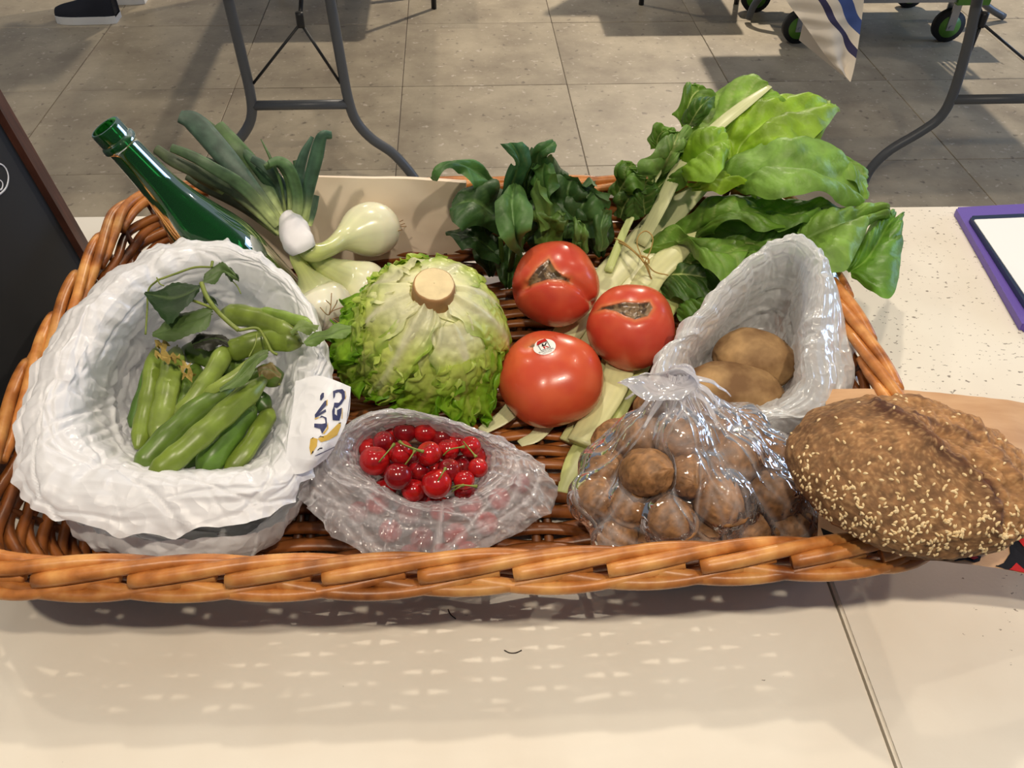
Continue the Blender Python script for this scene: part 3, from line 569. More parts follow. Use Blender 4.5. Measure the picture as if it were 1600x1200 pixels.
# ------------------------------------------------------------------ bunch of spring onions
ob = thing('spring_onion_bunch', 'white bulbed spring onions tied with a white band before the beige paper bag', 'onions', tuple(P(462, 372, .12)))
GD, GM, GB = srgb(58, 84, 56), srgb(72, 100, 52), srgb(92, 100, 62)
OL = [  # path (px, py, h), width px, colour
 ([(446, 352, .128), (402, 274, .165), (368, 232, .19), (338, 198, .205)], (12, 25, 26, 22), GM),
 ([(442, 354, .13), (390, 290, .17), (345, 236, .198), (305, 192, .215), (281, 182, .22)], (12, 22, 28, 27, 17), srgb(66, 88, 72)),
 ([(440, 352, .126), (380, 272, .168), (338, 216, .192), (312, 190, .2)], (10, 18, 22, 18), srgb(66, 92, 44)),
 ([(434, 352, .133), (382, 294, .172), (332, 262, .198), (300, 244, .208), (268, 231, .213)], (12, 17, 15, 14, 11), srgb(74, 98, 64)),
 ([(440, 362, .124), (372, 302, .155), (318, 274, .18), (272, 252, .195), (244, 233, .2)], (14, 18, 17, 16, 13), srgb(78, 90, 62)),
 ([(444, 366, .118), (398, 322, .14), (356, 286, .155), (330, 270, .16)], (14, 22, 22, 16), GD),
 ([(350, 300, .15), (318, 278, .168), (286, 258, .176)], (10, 17, 12), srgb(104, 98, 62)),
 ([(452, 346, .13), (440, 292, .16), (418, 264, .185), (394, 248, .19)], (10, 14, 14, 10), srgb(70, 92, 74)),
 ([(458, 344, .134), (456, 290, .168), (444, 262, .188), (430, 254, .194), (414, 262, .192)], (12, 15, 14, 12, 9), GM),
 ([(464, 344, .134), (464, 300, .168), (452, 264, .194), (436, 252, .2), (420, 256, .2)], (12, 15, 15, 13, 9), srgb(84, 116, 70)),
 ([(468, 346, .132), (466, 282, .17), (474, 244, .196), (488, 214, .214)], (11, 14, 12, 5), srgb(76, 104, 84)),
 ([(474, 348, .13), (482, 296, .165), (494, 246, .2), (503, 214, .222), (518, 211, .222)], (12, 16, 18, 14, 10), srgb(70, 102, 78)),
 ([(480, 352, .126), (485, 326, .14), (490, 304, .152)], (12, 17, 15), srgb(84, 108, 82)),
 ([(446, 330, .14), (438, 284, .175), (422, 246, .2), (408, 218, .21)], (3, 4, 4, 1.5), GM),
 ([(436, 362, .11), (380, 320, .125), (318, 290, .14), (292, 276, .145)], (14, 18, 15, 9), srgb(62, 72, 50)),
 ([(446, 350, .12), (412, 300, .15), (372, 250, .175), (338, 222, .185)], (12, 24, 24, 16), srgb(52, 76, 48)),
 ([(440, 356, .115), (396, 308, .14), (348, 270, .16), (318, 252, .17)], (12, 22, 22, 14), srgb(58, 80, 50)),
 ([(452, 346, .125), (432, 300, .15), (404, 262, .175), (380, 236, .188)], (10, 18, 17, 9), srgb(60, 90, 58)),
 ([(470, 350, .122), (472, 310, .145), (470, 276, .165), (462, 250, .18)], (10, 16, 15, 8), srgb(64, 94, 62)),
]
for i, (pth, wd, c) in enumerate(OL):
    Q = np.array([P(*q) for q in pth]); p = cr(Q, 30); wv = cr(np.array([[w_*pxm(q), 0, 0] for w_, q in zip(wd, Q)]), 30)[:, 0]/1.65
    v, f = tube(p, wv, wv*.32+.0006, ns=14, cap=False, hint=tuple(CAM-Q[1])); cl = np.array(c)[None]*np.ones((len(v), 1))
    tt = np.repeat(np.linspace(0, 1, 30), 14)[:, None]; pale = np.array(srgb(186, 200, 128)); cl = pale*(1-sm(.0, .25, tt))+cl*sm(0, .25, tt)
    a = np.tile(np.arange(14), 30); cl *= (.88+.16*(a % 2))[:, None]; cl *= (1+.35*nz(v, 120, i, 2))[:, None]
    link('leaf', v, f, M_ONLEAF, ob, cols=np.clip(cl, 0, 1))
tie = P(463, 366, .125)
def bulb(path, rad_px, cols3, roots=None):
    Q = np.array([P(*q) for q in path]); p = cr(Q, 46); wv = cr(np.array([[w_*pxm(q), 0, 0] for w_, q in zip(rad_px, Q)]), 46)[:, 0]
    v, f = tube(p, np.maximum(wv, .0005), ns=36); t = np.repeat(np.linspace(0, 1, 46), 36)[:, None]; a = np.tile(np.arange(36), 46)
    c = np.array(cols3[0])*(1-sm(.1, .75, t))+np.array(cols3[1])*sm(.1, .75, t); c = c*(1+.05*np.sin(a*2.7+np.sin(a)*3))[:, None]
    o = link('bulb', v, f, M_BULB, ob, cols=np.clip(c, 0, 1))
    if roots:
        rp_ = []
        for (x0, y0, h0), (x1, y1, h1) in roots:
            m_ = ((x0+x1)/2+random.uniform(-6, 6), (y0+y1)/2+random.uniform(-6, 6), (h0+h1)/2); rp_.append(tube(cr([P(x0, y0, h0), P(*m_), P(x1, y1, h1)], 10), .0005, ns=5))
        link('roots', *join(rp_), M_ROOT, o)
M_BULB = mk('onion_bulb', (.93, .93, .92), (1.04, 1.04, 1.04), scale=20, rough=.22, use_col=True, sss=.15, coat=.2); M_ROOT = mk('rootlet', srgb(150, 118, 80), rough=.8)
PG, PW, PY_ = srgb(194, 204, 122), srgb(246, 243, 226), srgb(242, 240, 212)
bulb([(462, 372, .125), (484, 394, .118), (510, 390, .112), (536, 374, .104), (566, 362, .098), (592, 356, .094), (606, 352, .09), (610, 351, .089)], (8, 15, 13, 18, 40, 40, 22, 1), (PG, PY_), [((608, 352, .092), (622+random.uniform(0, 14), 344+i*5, .09+.004*i)) for i in range(4)])
bulb([(460, 376, .125), (464, 404, .11), (478, 428, .092), (490, 448, .075), (502, 472, .064), (510, 494, .058), (514, 508, .054), (516, 512, .053)], (8, 11, 14, 28, 45, 42, 22, 1), (PG, PW), [((514, 492, .092), (500+i*9, 458+abs(i-2)*11, .106)) for i in range(5)]+[((520, 498, .085), (548, 500+i*6, .07)) for i in range(3)])
bulb([(466, 378, .12), (490, 404, .1), (516, 420, .086), (540, 432, .07), (566, 446, .058), (590, 460, .05), (598, 466, .05)], (8, 15, 18, 28, 40, 30, 1), (PG, PY_))
tp = [P(x, y, h) for x, y, h in ((474, 392, .122), (467, 378, .13), (461, 362, .134), (456, 346, .134))]
v, f = tube(cr(tp, 14), np.array([19, 21, 22, 23, 24, 24, 24, 24, 24, 23, 23, 22, 22, 21])*pxm(tp[0]), ns=28, cap=False); n_ = crumple(v, .0042, 4, f0=45, n=8, f1=160); v = v+n_[:, None]*np.array([.5, -.5, .7])
link('paper_band', v, f, mk('white_band', srgb(222, 220, 224), srgb(236, 235, 238), scale=30, rough=.5), ob)
# ------------------------------------------------------------------ lettuce
LC = P(674, 522, .088); toc = CAM-LC; toc /= np.linalg.norm(toc); im_u = CU-toc*(CU @ toc); im_u /= np.linalg.norm(im_u); im_r = np.cross(im_u, toc)
LA = .03*im_r+.55*im_u+.84*toc; LA /= np.linalg.norm(LA)
l1 = np.cross(LA, im_r); l1 /= np.linalg.norm(l1); l2 = np.cross(l1, LA)
if l2 @ im_r < 0: l2 = -l2
l1 = np.cross(LA, l2); l1 = l1 if l1 @ im_u < 0 else -l1      # l1 points down the picture, l2 right
lt = thing('lettuce', 'pale green batavia lettuce head lying with its cut stump up between onions and tomatoes', 'lettuce', (LC[0], LC[1], T+.012))
def lett_leaf(phi, half, th0, th1, R0, frill, seed, flare=.0, c0=srgb(244, 243, 200), c1=srgb(220, 232, 122), c2=srgb(150, 194, 48), ribw=.1, parent=lt):
    nu, nv = 72, 61; r = np.random.default_rng(seed); u = np.linspace(0, 1, nu)[:, None]; t = np.linspace(-1, 1, nv)[None]; at = abs(t)
    k1, k2 = r.uniform(8, 12), r.uniform(0, 6)
    th = th0+(th1-th0)*u*(1-.10*at**2+.05*np.sin(t*7+k2)); wid = half*(np.sin(np.pi*np.clip(.16+.70*u, 0, 1))**.8)
    ph = phi+t*wid/np.maximum(np.sin(np.clip(th, .35, 2.7)), .35)*.9+.25*u*np.sin(k2)*(.3+u)
    edge = np.maximum(at**3, sm(.74, 1, u)**1.3)
    R = R0+.002*np.sin(np.pi*at)*u + flare*sm(.55, 1, u) + frill*edge*(np.sin(t*k1*1.3+u*8+k2)+.7*np.sin(u*k1*1.9+t*5+k2)+.35*np.sin(t*21+u*17+k2))
    R = R+(.0022 if ribw < .15 else .0055)*np.exp(-(t/ribw)**2)*(1-.7*u)
    ph = ph+edge*.05*np.sin(u*25+t*6+k2); th = th+edge*.05*np.sin(t*21+k2)
    D = np.cos(th)[..., None]*LA+np.sin(th)[..., None]*(np.cos(ph)[..., None]*l1+np.sin(ph)[..., None]*l2)
    V = LC+D*R[..., None]; blister = .0022*np.abs(nz(V, 62, seed, 2)).reshape(nu, nv)+.0012*nz(V, 120, seed+1, 2).reshape(nu, nv); V = V+D*(blister*np.minimum(1, 3*u)*(1-.7*np.exp(-(t/ribw)**2)))[..., None]; c0, c1, c2 = map(np.array, (c0, c1, c2))
    mixe = np.clip(edge*.9+.5*u-.32+.55*nz(V, 26, seed).reshape(nu, nv), 0, 1)[..., None]; rib = np.clip(np.exp(-(t/ribw)**2)*(1.1-.7*u)+.95*(1-sm(.1, .5, u)), 0, 1)[..., None]
    c = c1+(c2-c1)*mixe; c = c*(1-rib)+c0*rib
    return link('leaf', V.reshape(-1, 3), gridf(nu, nv), M_LETT, parent, cols=np.clip(c.reshape(-1, 3), 0, 1))
RR = .0755
# azimuth 0 = down the picture, +90 = right
for i, (a, hf, t1, rr, fr, fl_) in enumerate([(-18, .95, 2.1, .000, .0022, .006), (62, .95, 2.0, .0015, .0016, .0), (118, .95, 1.9, .003, .0012, .0), (176, .95, 2.0, .001, .0018, .002), (232, .9, 2.05, .004, .0026, .004), (288, .9, 2.0, .002, .0028, .004)]):
    lett_leaf(math.radians(a), hf, .10, t1, RR-.012+rr, fr, 20+i, fl_)
for i, (a, hf, t0, t1, rr, fr, fl_) in enumerate([(-26, .34, .22, 1.75, .0045, .0016, .004), (104, .42, .2, 1.6, .003, .0010, 0), (72, .36, .22, 1.7, .0045, .0014, .002), (150, .5, .2, 1.5, .0045, .0012, 0), (-80, .5, .3, 1.8, .005, .003, .004), (30, .5, .5, 1.85, .003, .0034, .004), (-50, .45, .5, 1.9, .0035, .0036, .008), (-112, .45, .5, 1.75, .005, .0036, .010), (200, .4, .6, 1.75, .003, .003, .006)]):
    lett_leaf(math.radians(a), hf, t0, t1, RR-.008+rr, fr, 40+i, fl_, ribw=.2 if hf < .45 else .12)
for i, (a, t0, t1, rr, fr, fl_) in enumerate([(24, 1.0, 1.95, .004, .0042, .020), (46, 1.05, 1.9, .003, .004, .016), (2, 1.1, 2.0, .003, .004, .010), (-62, 1.0, 1.95, .004, .0044, .020), (-84, 1.0, 1.85, .006, .0044, .022), (-106, 1.0, 1.8, .005, .0044, .018), (-40, 1.1, 1.95, .004, .004, .012), (188, 1.0, 1.7, .004, .004, .010), (212, 1.0, 1.75, .006, .0044, .016), (238, 1.05, 1.8, .004, .0044, .016)]):
    lett_leaf(math.radians(a), .42, t0, t1, RR-.006+rr, fr, 60+i, fl_, c0=srgb(206, 224, 110), c1=srgb(164, 204, 60), c2=srgb(112, 168, 30))
st_c = LC+LA*(RR-.012); v, f = lathe(st_c, LA, cr([(-.02, .0215, 0), (.006, .0196, 0), (.013, .0190, 0), (.0162, .0184, 0), (.0174, .0172, 0), (.0178, .0156, 0), (.0183, .009, 0), (.0184, .0003, 0)], 36), 40)
v = v+(.0002*nz(v, 90, 2))[:, None]; d_ = np.linalg.norm(np.cross(v-st_c, LA), axis=1); hh = (v-st_c) @ LA
ri = np.repeat(np.arange(36), 40)+2*nz(v, 200, 3); c = np.where((ri >= 20)[:, None], np.array(srgb(232, 212, 164)), np.array(srgb(176, 134, 86))); link('stump', v, f, mk('cut_stump', (.85, .85, .85), (1.1, 1.1, 1.1), scale=60, rough=.6, use_col=True), lt, cols=c)
# ------------------------------------------------------------------ tomatoes
M_TOM = mk('tomato_skin', (.94, .92, .9), (1.05, 1.05, 1.05), scale=26, rough=.27, use_col=True, coat=.12, bump=.04, bscale=500, sss=.06)
M_SCAR = None
def tomato(label, px, py, h, r_px, scar, crease, seed, flat=.9, colr=srgb(210, 90, 60), col2=srgb(200, 72, 52), lobes=.03, tilt=0, sx=1.0):
    C = P(px, py, h); w_ = CAM-C; w_ /= np.linalg.norm(w_); U = CR-w_*(CR @ w_); U /= np.linalg.norm(U); Vv = np.cross(w_, U); r = r_px*pxm(C)
    up = np.array([0, 0, 1.]); up = up+.55*w_+.3*Vv*0; up /= np.linalg.norm(up)
    def rad(D):
        u, v, q = D @ U, D @ Vv, D @ w_; z = D @ up
        R = r*(1-(1-flat)*z**2*1.1)*(1+(sx-1)*u**2); e1 = np.cross(up, U); e1 /= np.linalg.norm(e1); e2 = np.cross(e1, up)
        az = np.arctan2(D @ e1, D @ e2); R = R*(1+lobes*np.cos(5*az+seed)*(1-z**2)*.6+lobes*.5*np.cos(3*az+seed*2)*(1-z**2))
        front = sm(-.1, .2, q); ds = seg_dist(u, v, scar, True); ins = inside(u, v, scar)
        k = np.where(ins, sm(0, .12, ds), 0)*front; rimk = np.exp(-(ds/.09)**2)*front*np.where(ins, .3, 1)
        R = R*(1-.075*k-.018*np.exp(-(ds/.2)**2)*front+.0*rimk)
        for cl_, dp, wd in crease:
            R = R*(1-dp*np.exp(-(seg_dist(u, v, cl_)/wd)**2)*front)
        return R, np.where(ins, sm(0, .035, ds), 0)*front, ds
    a = np.linspace(0, np.pi, 130)[:, None]; b = np.linspace(0, 2*np.pi, 180, endpoint=False)[None]
    D = (np.cos(a)[..., None]*w_+(np.sin(a)*np.cos(b))[..., None]*U+(np.sin(a)*np.sin(b))[..., None]*Vv).reshape(-1, 3)
    R, msk, ds = rad(D); N_ = nz(D, 6, seed, 3); R = R*(1-.012*msk*N_+.008*msk*nz(D, 40, seed))
    V = C+D*R[:, None]; base = np.array(colr)+(np.array(col2)-np.array(colr))*np.clip(.5+nz(D, 1.6, seed)*1.2, 0, 1)[:, None]
    base = base*(1-.0*msk[:, None]); hal = np.exp(-(ds/.05)**2)*(1-msk)*(D @ w_ > .1); base = base*(1-.45*hal[:, None])+np.array(srgb(222, 150, 90))*.45*hal[:, None]
    scol = np.array(srgb(128, 104, 74))*(1+.3*N_[:, None]); dark = sm(.05, .35, nz(D, 6, seed+3)+.15)[:, None]; scol = scol*(1-.75*dark)+np.array(srgb(48, 36, 28))*.75*dark
    c = base*(1-msk[:, None])+scol*msk[:, None]
    t_ = thing('tomato', label, 'tomato', (C[0], C[1], C[2]-r*.85), 'large beef tomatoes')
    link('fruit', V, gridf(130, 180, cv=True), M_TOM, t_, cols=np.clip(c, 0, 1)); return t_, C, (U, Vv, w_), rad
R2 = lambda cx, cy, r, pts: [((x-cx)/r, -(y-cy)/r) for x, y in pts]
tomato('tomato with a three cornered brown scar and pinched lobe, touching the spinach', 868, 444, .092, 68,
    R2(868, 443, 69, [(815, 449), (838, 416), (857, 399), (868, 418), (880, 428), (894, 433), (896, 441), (878, 437), (855, 436), (834, 443)]),
    [(R2(868, 443, 69, [(893, 439), (912, 452), (924, 468), (934, 478)]), .10, .11), (R2(868, 443, 69, [(820, 447), (806, 455), (798, 470)]), .09, .10), (R2(868, 443, 69, [(822, 446), (857, 437), (893, 439)]), .05, .09)], 1, flat=.95, tilt=.2)
tomato('tomato with a long flat brown scar near its top, leaning on the potato bag', 986, 511, .074, 68.5,
    R2(986, 511, 69, [(926, 487), (938, 478), (952, 475), (976, 469), (1000, 471), (1016, 469), (1022, 480), (1014, 494), (992, 500), (976, 494), (960, 486), (944, 483)]),
    [(R2(986, 511, 69, [(926, 486), (956, 484), (992, 499), (1018, 492)]), .03, .10)], 2, flat=.96)
t3, C3, (U3, V3, W3), rad3 = tomato('largest tomato, with a round white sticker on its top, nearest the cherries', 860, 592, .060, 79,
    R2(860, 592, 82, [(815, 533), (826, 524), (838, 522), (849, 523), (845, 529), (832, 532)]),
    [(R2(860, 592, 82, [(812, 532), (850, 524)]), .03, .12)], 3, flat=.80, colr=srgb(212, 94, 56), col2=srgb(204, 78, 50), sx=1.05)
# sticker: flat print laid on the skin
def on_tom(x, y, off=0):
    d = ray(x, y); d /= np.linalg.norm(d); lo = (C3-CAM) @ d; best = None
    for t in np.linspace(lo-.07, lo, 90):
        q = CAM+d*t-C3; R, _, _ = rad3((q/np.linalg.norm(q))[None]); 
        if np.linalg.norm(q) <= R[0]: best = CAM+d*t; break
    if best is None: best = CAM+d*lo
    q = best-C3; q /= np.linalg.norm(q); return C3+q*(rad3(q[None])[0][0]+off)
sc_ = on_tom(851, 543); sn = (sc_-C3)/np.linalg.norm(sc_-C3); sa = CR*.80+CU*.42; sa -= sn*(sa @ sn); sa /= np.linalg.norm(sa); sb_ = np.cross(sn, sa)
SR = 17.6*pxm(sc_)
def stick(name, pts, off, mat, parent):       # pts in sticker units (radius 1); a = along the text, b = up
    bmx = bmesh.new(); 
    for poly in pts: bmx.faces.new([bmx.verts.new((x, y, 0)) for x, y in poly])
    bmesh.ops.triangulate(bmx, faces=bmx.faces[:]); bmesh.ops.subdivide_edges(bmx, edges=bmx.edges[:], cuts=2, use_grid_fill=True)
    for v_ in bmx.verts:
        q = sc_+(sa*v_.co.x+sb_*v_.co.y)*SR-C3; q /= np.linalg.norm(q); v_.co = C3+q*(rad3(q[None])[0][0]+off)
    me = bpy.data.meshes.new(name); bmx.to_mesh(me); bmx.free(); me.materials.append(mat); o = bpy.data.objects.new(name, me); COL.objects.link(o); put(o, parent); return o
circ = [(math.cos(a), math.sin(a)) for a in np.linspace(0, 2*np.pi, 40, endpoint=False)]
sk_ = stick('sticker', [[(0, 0), circ[i], circ[(i+1) % 40]] for i in range(40)], .00035, M_WHITE, t3)
sq = .46; oy = .1; bw_ = .05; fr_ = []
for x0, x1, y0, y1 in ((-sq, sq, sq-bw_, sq), (-sq, sq, -sq, -sq+bw_), (-sq, -sq+bw_, -sq, sq), (sq-bw_, sq, -sq, sq)): fr_.append([(x0, y0+oy), (x1, y0+oy), (x1, y1+oy), (x0, y1+oy)])
stick('square_border', fr_, .0006, M_BLACK, sk_)
stick('red_corner', [[(-sq-.10, oy+sq+.0), (sq+.02, oy+sq+.04), (sq-.06, oy+sq+.36), (.0, .93), (-.36, .88)]], .00055, M_RED, sk_)
stick('letter_k_dark', [[(-.12, oy+.34), (.02, oy+.34), (.02, oy+.02), (-.12, oy-.02)], [(.0, oy+.06), (.26, oy+.34), (.4, oy+.34), (.08, oy-.04)]], .00065, M_BLACK, sk_)
stick('letter_k_red', [[(-.12, oy-.06), (.02, oy-.02), (.02, oy-.34), (-.12, oy-.34)], [(.06, oy-.06), (.16, oy-.02), (.38, oy-.34), (.22, oy-.34)]], .00065, M_RED, sk_)
def stext(txt, size, x, y, mat):
    cu = bpy.data.curves.new('t', 'FONT'); cu.body = txt; cu.size = size; cu.align_x = 'CENTER'; to = bpy.data.objects.new('t', cu); COL.objects.link(to)
    me = bpy.data.meshes.new_from_object(to.evaluated_get(bpy.context.evaluated_depsgraph_get())); bpy.data.objects.remove(to); bpy.data.curves.remove(cu); me.name = 'sticker_text'
    for v_ in me.vertices:
        q = sc_+(sa*(v_.co.x+x)+sb_*(v_.co.y+y))*SR-C3; q /= np.linalg.norm(q); v_.co = C3+q*(rad3(q[None])[0][0]+.0006)
    me.materials.clear(); me.materials.append(mat); o = bpy.data.objects.new('sticker_text', me); COL.objects.link(o); put(o, sk_)
stext('EUSKO LABEL', .235, 0, -.60, M_BLACK); stext('KALITATEA', .17, 0, -.80, M_BLACK)
# ------------------------------------------------------------------ spinach bunch
sb = thing('spinach_bunch', 'bunch of dark green spinach leaves standing behind the tomatoes at the back of the basket', 'spinach', tuple(P(815, 400, .03)))
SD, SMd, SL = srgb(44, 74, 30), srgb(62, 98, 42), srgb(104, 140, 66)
def sp(L, M, R, c=SMd, mid=None, **k):
    kw = dict(bulge=.005, ruf=.005, rf=14, veins=5, vb=.0016, crk=.004); kw.update(k)
    return leaf('leaf', L, M, R, sb, M_SPIN, mid or srgb(104, 138, 74), c, **kw)
def q4(x, y): return (660+x*.225, 200+y*.225)
def sp4(L, M, R, hs, **k):                    # crop coordinates + heights (start, end)
    f_ = lambda pts: [(*q4(x, y), h) for (x, y), h in zip(pts, np.interp(np.linspace(0, 1, len(pts)), np.linspace(0, 1, len(hs)), hs))]
    return sp(f_(L), f_(M), f_(R), **k)
sp4([(480, 350), (390, 275), (290, 235), (190, 235), (90, 290), (50, 335)], [(470, 380), (380, 320), (290, 268), (200, 270), (110, 315), (50, 340)], [(440, 420), (330, 420), (290, 300), (200, 300), (110, 345), (52, 348)], (.13, .165, .175, .165), c=srgb(78, 122, 58), seed=1)
sp4([(560, 640), (520, 480), (530, 390), (440, 352), (320, 420), (230, 500)], [(570, 690), (480, 600), (420, 540), (350, 510), (280, 520), (200, 560)], [(540, 760), (440, 700), (360, 680), (280, 700), (220, 680), (190, 600)], (.09, .14, .135), c=srgb(50, 82, 36), seed=2)
sp4([(540, 880), (470, 760), (380, 660), (300, 640), (230, 680), (165, 735)], [(540, 900), (450, 820), (380, 770), (310, 750), (240, 745), (165, 745)], [(520, 960), (420, 900), (340, 850), (280, 830), (220, 790), (168, 755)], (.07, .105, .10), c=SD, seed=3)
sp4([(690, 900), (600, 850), (560, 760), (505, 640), (500, 540), (550, 450), (630, 390)], [(690, 860), (650, 780), (635, 690), (625, 600), (620, 520), (630, 450), (640, 388)], [(710, 860), (690, 780), (750, 720), (772, 620), (755, 520), (710, 430), (650, 392)], (.10, .15, .165, .16), c=srgb(84, 122, 62), mid=srgb(110, 146, 84), seed=4, crk=.003)
sp4([(540, 480), (560, 380), (590, 290), (630, 240), (590, 170), (540, 110)], [(590, 470), (620, 380), (650, 300), (665, 230), (650, 160), (610, 100)], [(640, 440), (690, 360), (720, 280), (750, 210), (745, 150), (690, 92)], (.13, .17, .2, .215), c=srgb(66, 112, 70), seed=5)
sp4([(700, 320), (735, 250), (740, 180), (750, 150), (830, 120), (890, 86)], [(760, 330), (790, 270), (800, 210), (810, 175), (865, 145), (915, 100)], [(850, 330), (890, 260), (905, 215), (870, 190), (905, 170), (936, 125)], (.14, .17, .195, .2), c=srgb(60, 100, 48), seed=6)
sp4([(740, 560), (690, 470), (680, 380), (690, 300), (740, 240)], [(780, 560), (740, 470), (730, 380), (735, 310), (770, 245)], [(830, 560), (790, 470), (780, 390), (780, 320), (800, 245)], (.11, .155, .18), c=SD, seed=7)
sp4([(790, 560), (800, 440), (770, 340), (765, 270), (800, 235)], [(880, 590), (860, 470), (840, 370), (835, 300), (850, 240)], [(965, 620), (900, 500), (930, 400), (930, 310), (890, 245)], (.135, .165, .185), c=srgb(68, 106, 44), seed=8, ruf=.008)
sp4([(830, 720), (790, 600), (790, 480), (780, 400), (790, 340)], [(880, 700), (850, 610), (830, 520), (810, 430), (800, 350)], [(965, 640), (940, 600), (890, 510), (850, 440), (820, 360)], (.12, .15, .175), c=SL, seed=9, ruf=.006)
sp4([(960, 640), (900, 520), (900, 420), (930, 330), (1000, 310)], [(1060, 640), (1020, 520), (1010, 430), (1040, 360), (1080, 340)], [(1160, 640), (1140, 540), (1150, 450), (1190, 400), (1205, 430)], (.12, .15, .165), c=srgb(54, 88, 40), seed=10, ruf=.008)
sp4([(980, 760), (960, 640), (1000, 520), (1060, 420), (1100, 380)], [(1080, 760), (1080, 640), (1110, 540), (1160, 450), (1180, 400)], [(1200, 760), (1220, 640), (1260, 560), (1310, 500), (1300, 460)], (.1, .135, .15), c=srgb(64, 98, 46), seed=11, ruf=.009)
sp4([(780, 800), (770, 680), (780, 590), (830, 540), (890, 540)], [(860, 800), (870, 700), (890, 630), (920, 580), (950, 560)], [(970, 790), (985, 720), (990, 660), (985, 620), (975, 600)], (.1, .135, .14), c=srgb(88, 120, 50), seed=12, ruf=.008)
sp4([(1060, 900), (1040, 800), (1050, 720), (1080, 640), (1090, 625)], [(1100, 880), (1100, 800), (1100, 740), (1110, 690), (1100, 640)], [(1150, 860), (1150, 800), (1155, 740), (1140, 690), (1110, 645)], (.09, .12, .13), c=SL, seed=13, ruf=.006)
sp4([(1190, 860), (1200, 780), (1180, 680), (1210, 600), (1240, 560)], [(1240, 860), (1250, 780), (1240, 690), (1260, 610), (1275, 565)], [(1290, 840), (1300, 760), (1310, 680), (1320, 610), (1315, 570)], (.09, .12, .135), c=srgb(74, 108, 54), seed=14, ruf=.006)
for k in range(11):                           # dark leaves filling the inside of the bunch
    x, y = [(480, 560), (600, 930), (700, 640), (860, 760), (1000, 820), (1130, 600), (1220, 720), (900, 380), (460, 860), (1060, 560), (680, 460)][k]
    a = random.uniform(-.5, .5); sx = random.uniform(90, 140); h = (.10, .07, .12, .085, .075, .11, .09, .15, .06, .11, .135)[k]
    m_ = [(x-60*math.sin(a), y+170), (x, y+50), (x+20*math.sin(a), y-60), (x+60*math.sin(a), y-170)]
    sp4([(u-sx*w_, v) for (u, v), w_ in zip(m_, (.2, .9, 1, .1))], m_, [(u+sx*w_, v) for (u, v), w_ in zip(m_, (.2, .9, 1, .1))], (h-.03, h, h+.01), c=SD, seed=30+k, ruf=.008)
for x0, y0, x1, y1 in ((600, 1000, 640, 840), (560, 980, 540, 760), (640, 1010, 700, 760), (1040, 960, 1090, 800)):
    stalk('stem', [(*q4(x0, y0), .055), (*q4((x0+x1)/2, (y0+y1)/2), .085), (*q4(x1, y1), .11)], (8, 8, 6), sb, M_LEAF, srgb(92, 128, 60), flat=.8)
# ------------------------------------------------------------------ chard bunch
cbn = thing('chard_bunch', 'large bunch of light green chard with thick pale stalks tied with thin twine', 'chard', tuple(P(960, 560, .02)))
CA, CB_, CC = srgb(122, 168, 44), srgb(146, 186, 58), srgb(92, 138, 42)
PALE = srgb(214, 216, 160)
def q5(x, y): return (980+x*.275, 110+y*.275)
def ch5(L, M, R, hs, c=CA, **k):
    f_ = lambda pts: [(*q5(x, y), h) for (x, y), h in zip(pts, np.interp(np.linspace(0, 1, len(pts)), np.linspace(0, 1, len(hs)), hs))]
    kw = dict(bulge=.006, ruf=.004, rf=12, veins=6, vb=.0034, nu=52, nv=33, vein_mix=.6, midw=.035, crk=.006); kw.update(k); mid = kw.pop('mid', srgb(198, 212, 132))
    return leaf('leaf', f_(L), f_(M), f_(R), cbn, M_LEAF, mid, c, **kw)
# stalks
STC, STG = srgb(230, 230, 182), srgb(202, 214, 140)
stalk('stalk', [(752, 674, .022), (800, 640, .028), (860, 560, .036), (935, 452, .052), (1010, 372, .075), (1060, 318, .095), (1112, 272, .118)], (18, 30, 44, 52, 56, 50, 30), cbn, M_STALK, STC, flat=.3)
stalk('stalk', [(812, 694, .018), (850, 668, .022), (910, 560, .034), (965, 462, .048), (1012, 408, .066), (1062, 360, .084)], (14, 26, 40, 44, 44, 30), cbn, M_STALK, STC, flat=.35)
stalk('stalk', [(906, 693, .030), (928, 656, .034), (962, 596, .040), (985, 510, .046), (1012, 440, .06), (1052, 398, .078), (1090, 360, .092)], (42, 44, 46, 46, 46, 40, 26), cbn, M_STALK, srgb(224, 224, 168), flat=.34)
stalk('stalk', [(886, 690, .020), (908, 656, .024), (944, 596, .030), (968, 520, .036), (996, 460, .045)], (26, 30, 30, 30, 26), cbn, M_STALK, srgb(208, 210, 150), flat=.4)
stalk('stalk', [(876, 776, .014), (905, 720, .020), (944, 660, .024), (985, 590, .030), (1020, 505, .040), (1052, 452, .052), (1080, 425, .062)], (16, 44, 46, 44, 46, 50, 44), cbn, M_STALK, srgb(196, 202, 132), flat=.25)
stalk('stalk', [(948, 700, .022), (966, 650, .028), (990, 592, .034), (1030, 500, .05)], (16, 22, 26, 26), cbn, M_STALK, srgb(190, 198, 124), flat=.4)
stalk('stalk', [(950, 424, .066), (978, 356, .092), (1006, 306, .118), (1030, 268, .138), (1052, 226, .155), (1062, 206, .162)], (14, 12, 10, 9, 7, 3), cbn, M_STALK, STG, flat=.5)
stalk('stalk', [(1000, 382, .078), (1034, 318, .118), (1066, 256, .150), (1112, 206, .178), (1160, 166, .196), (1203, 135, .204)], (22, 24, 24, 22, 20, 8), cbn, M_STALK, srgb(216, 220, 168), flat=.3)
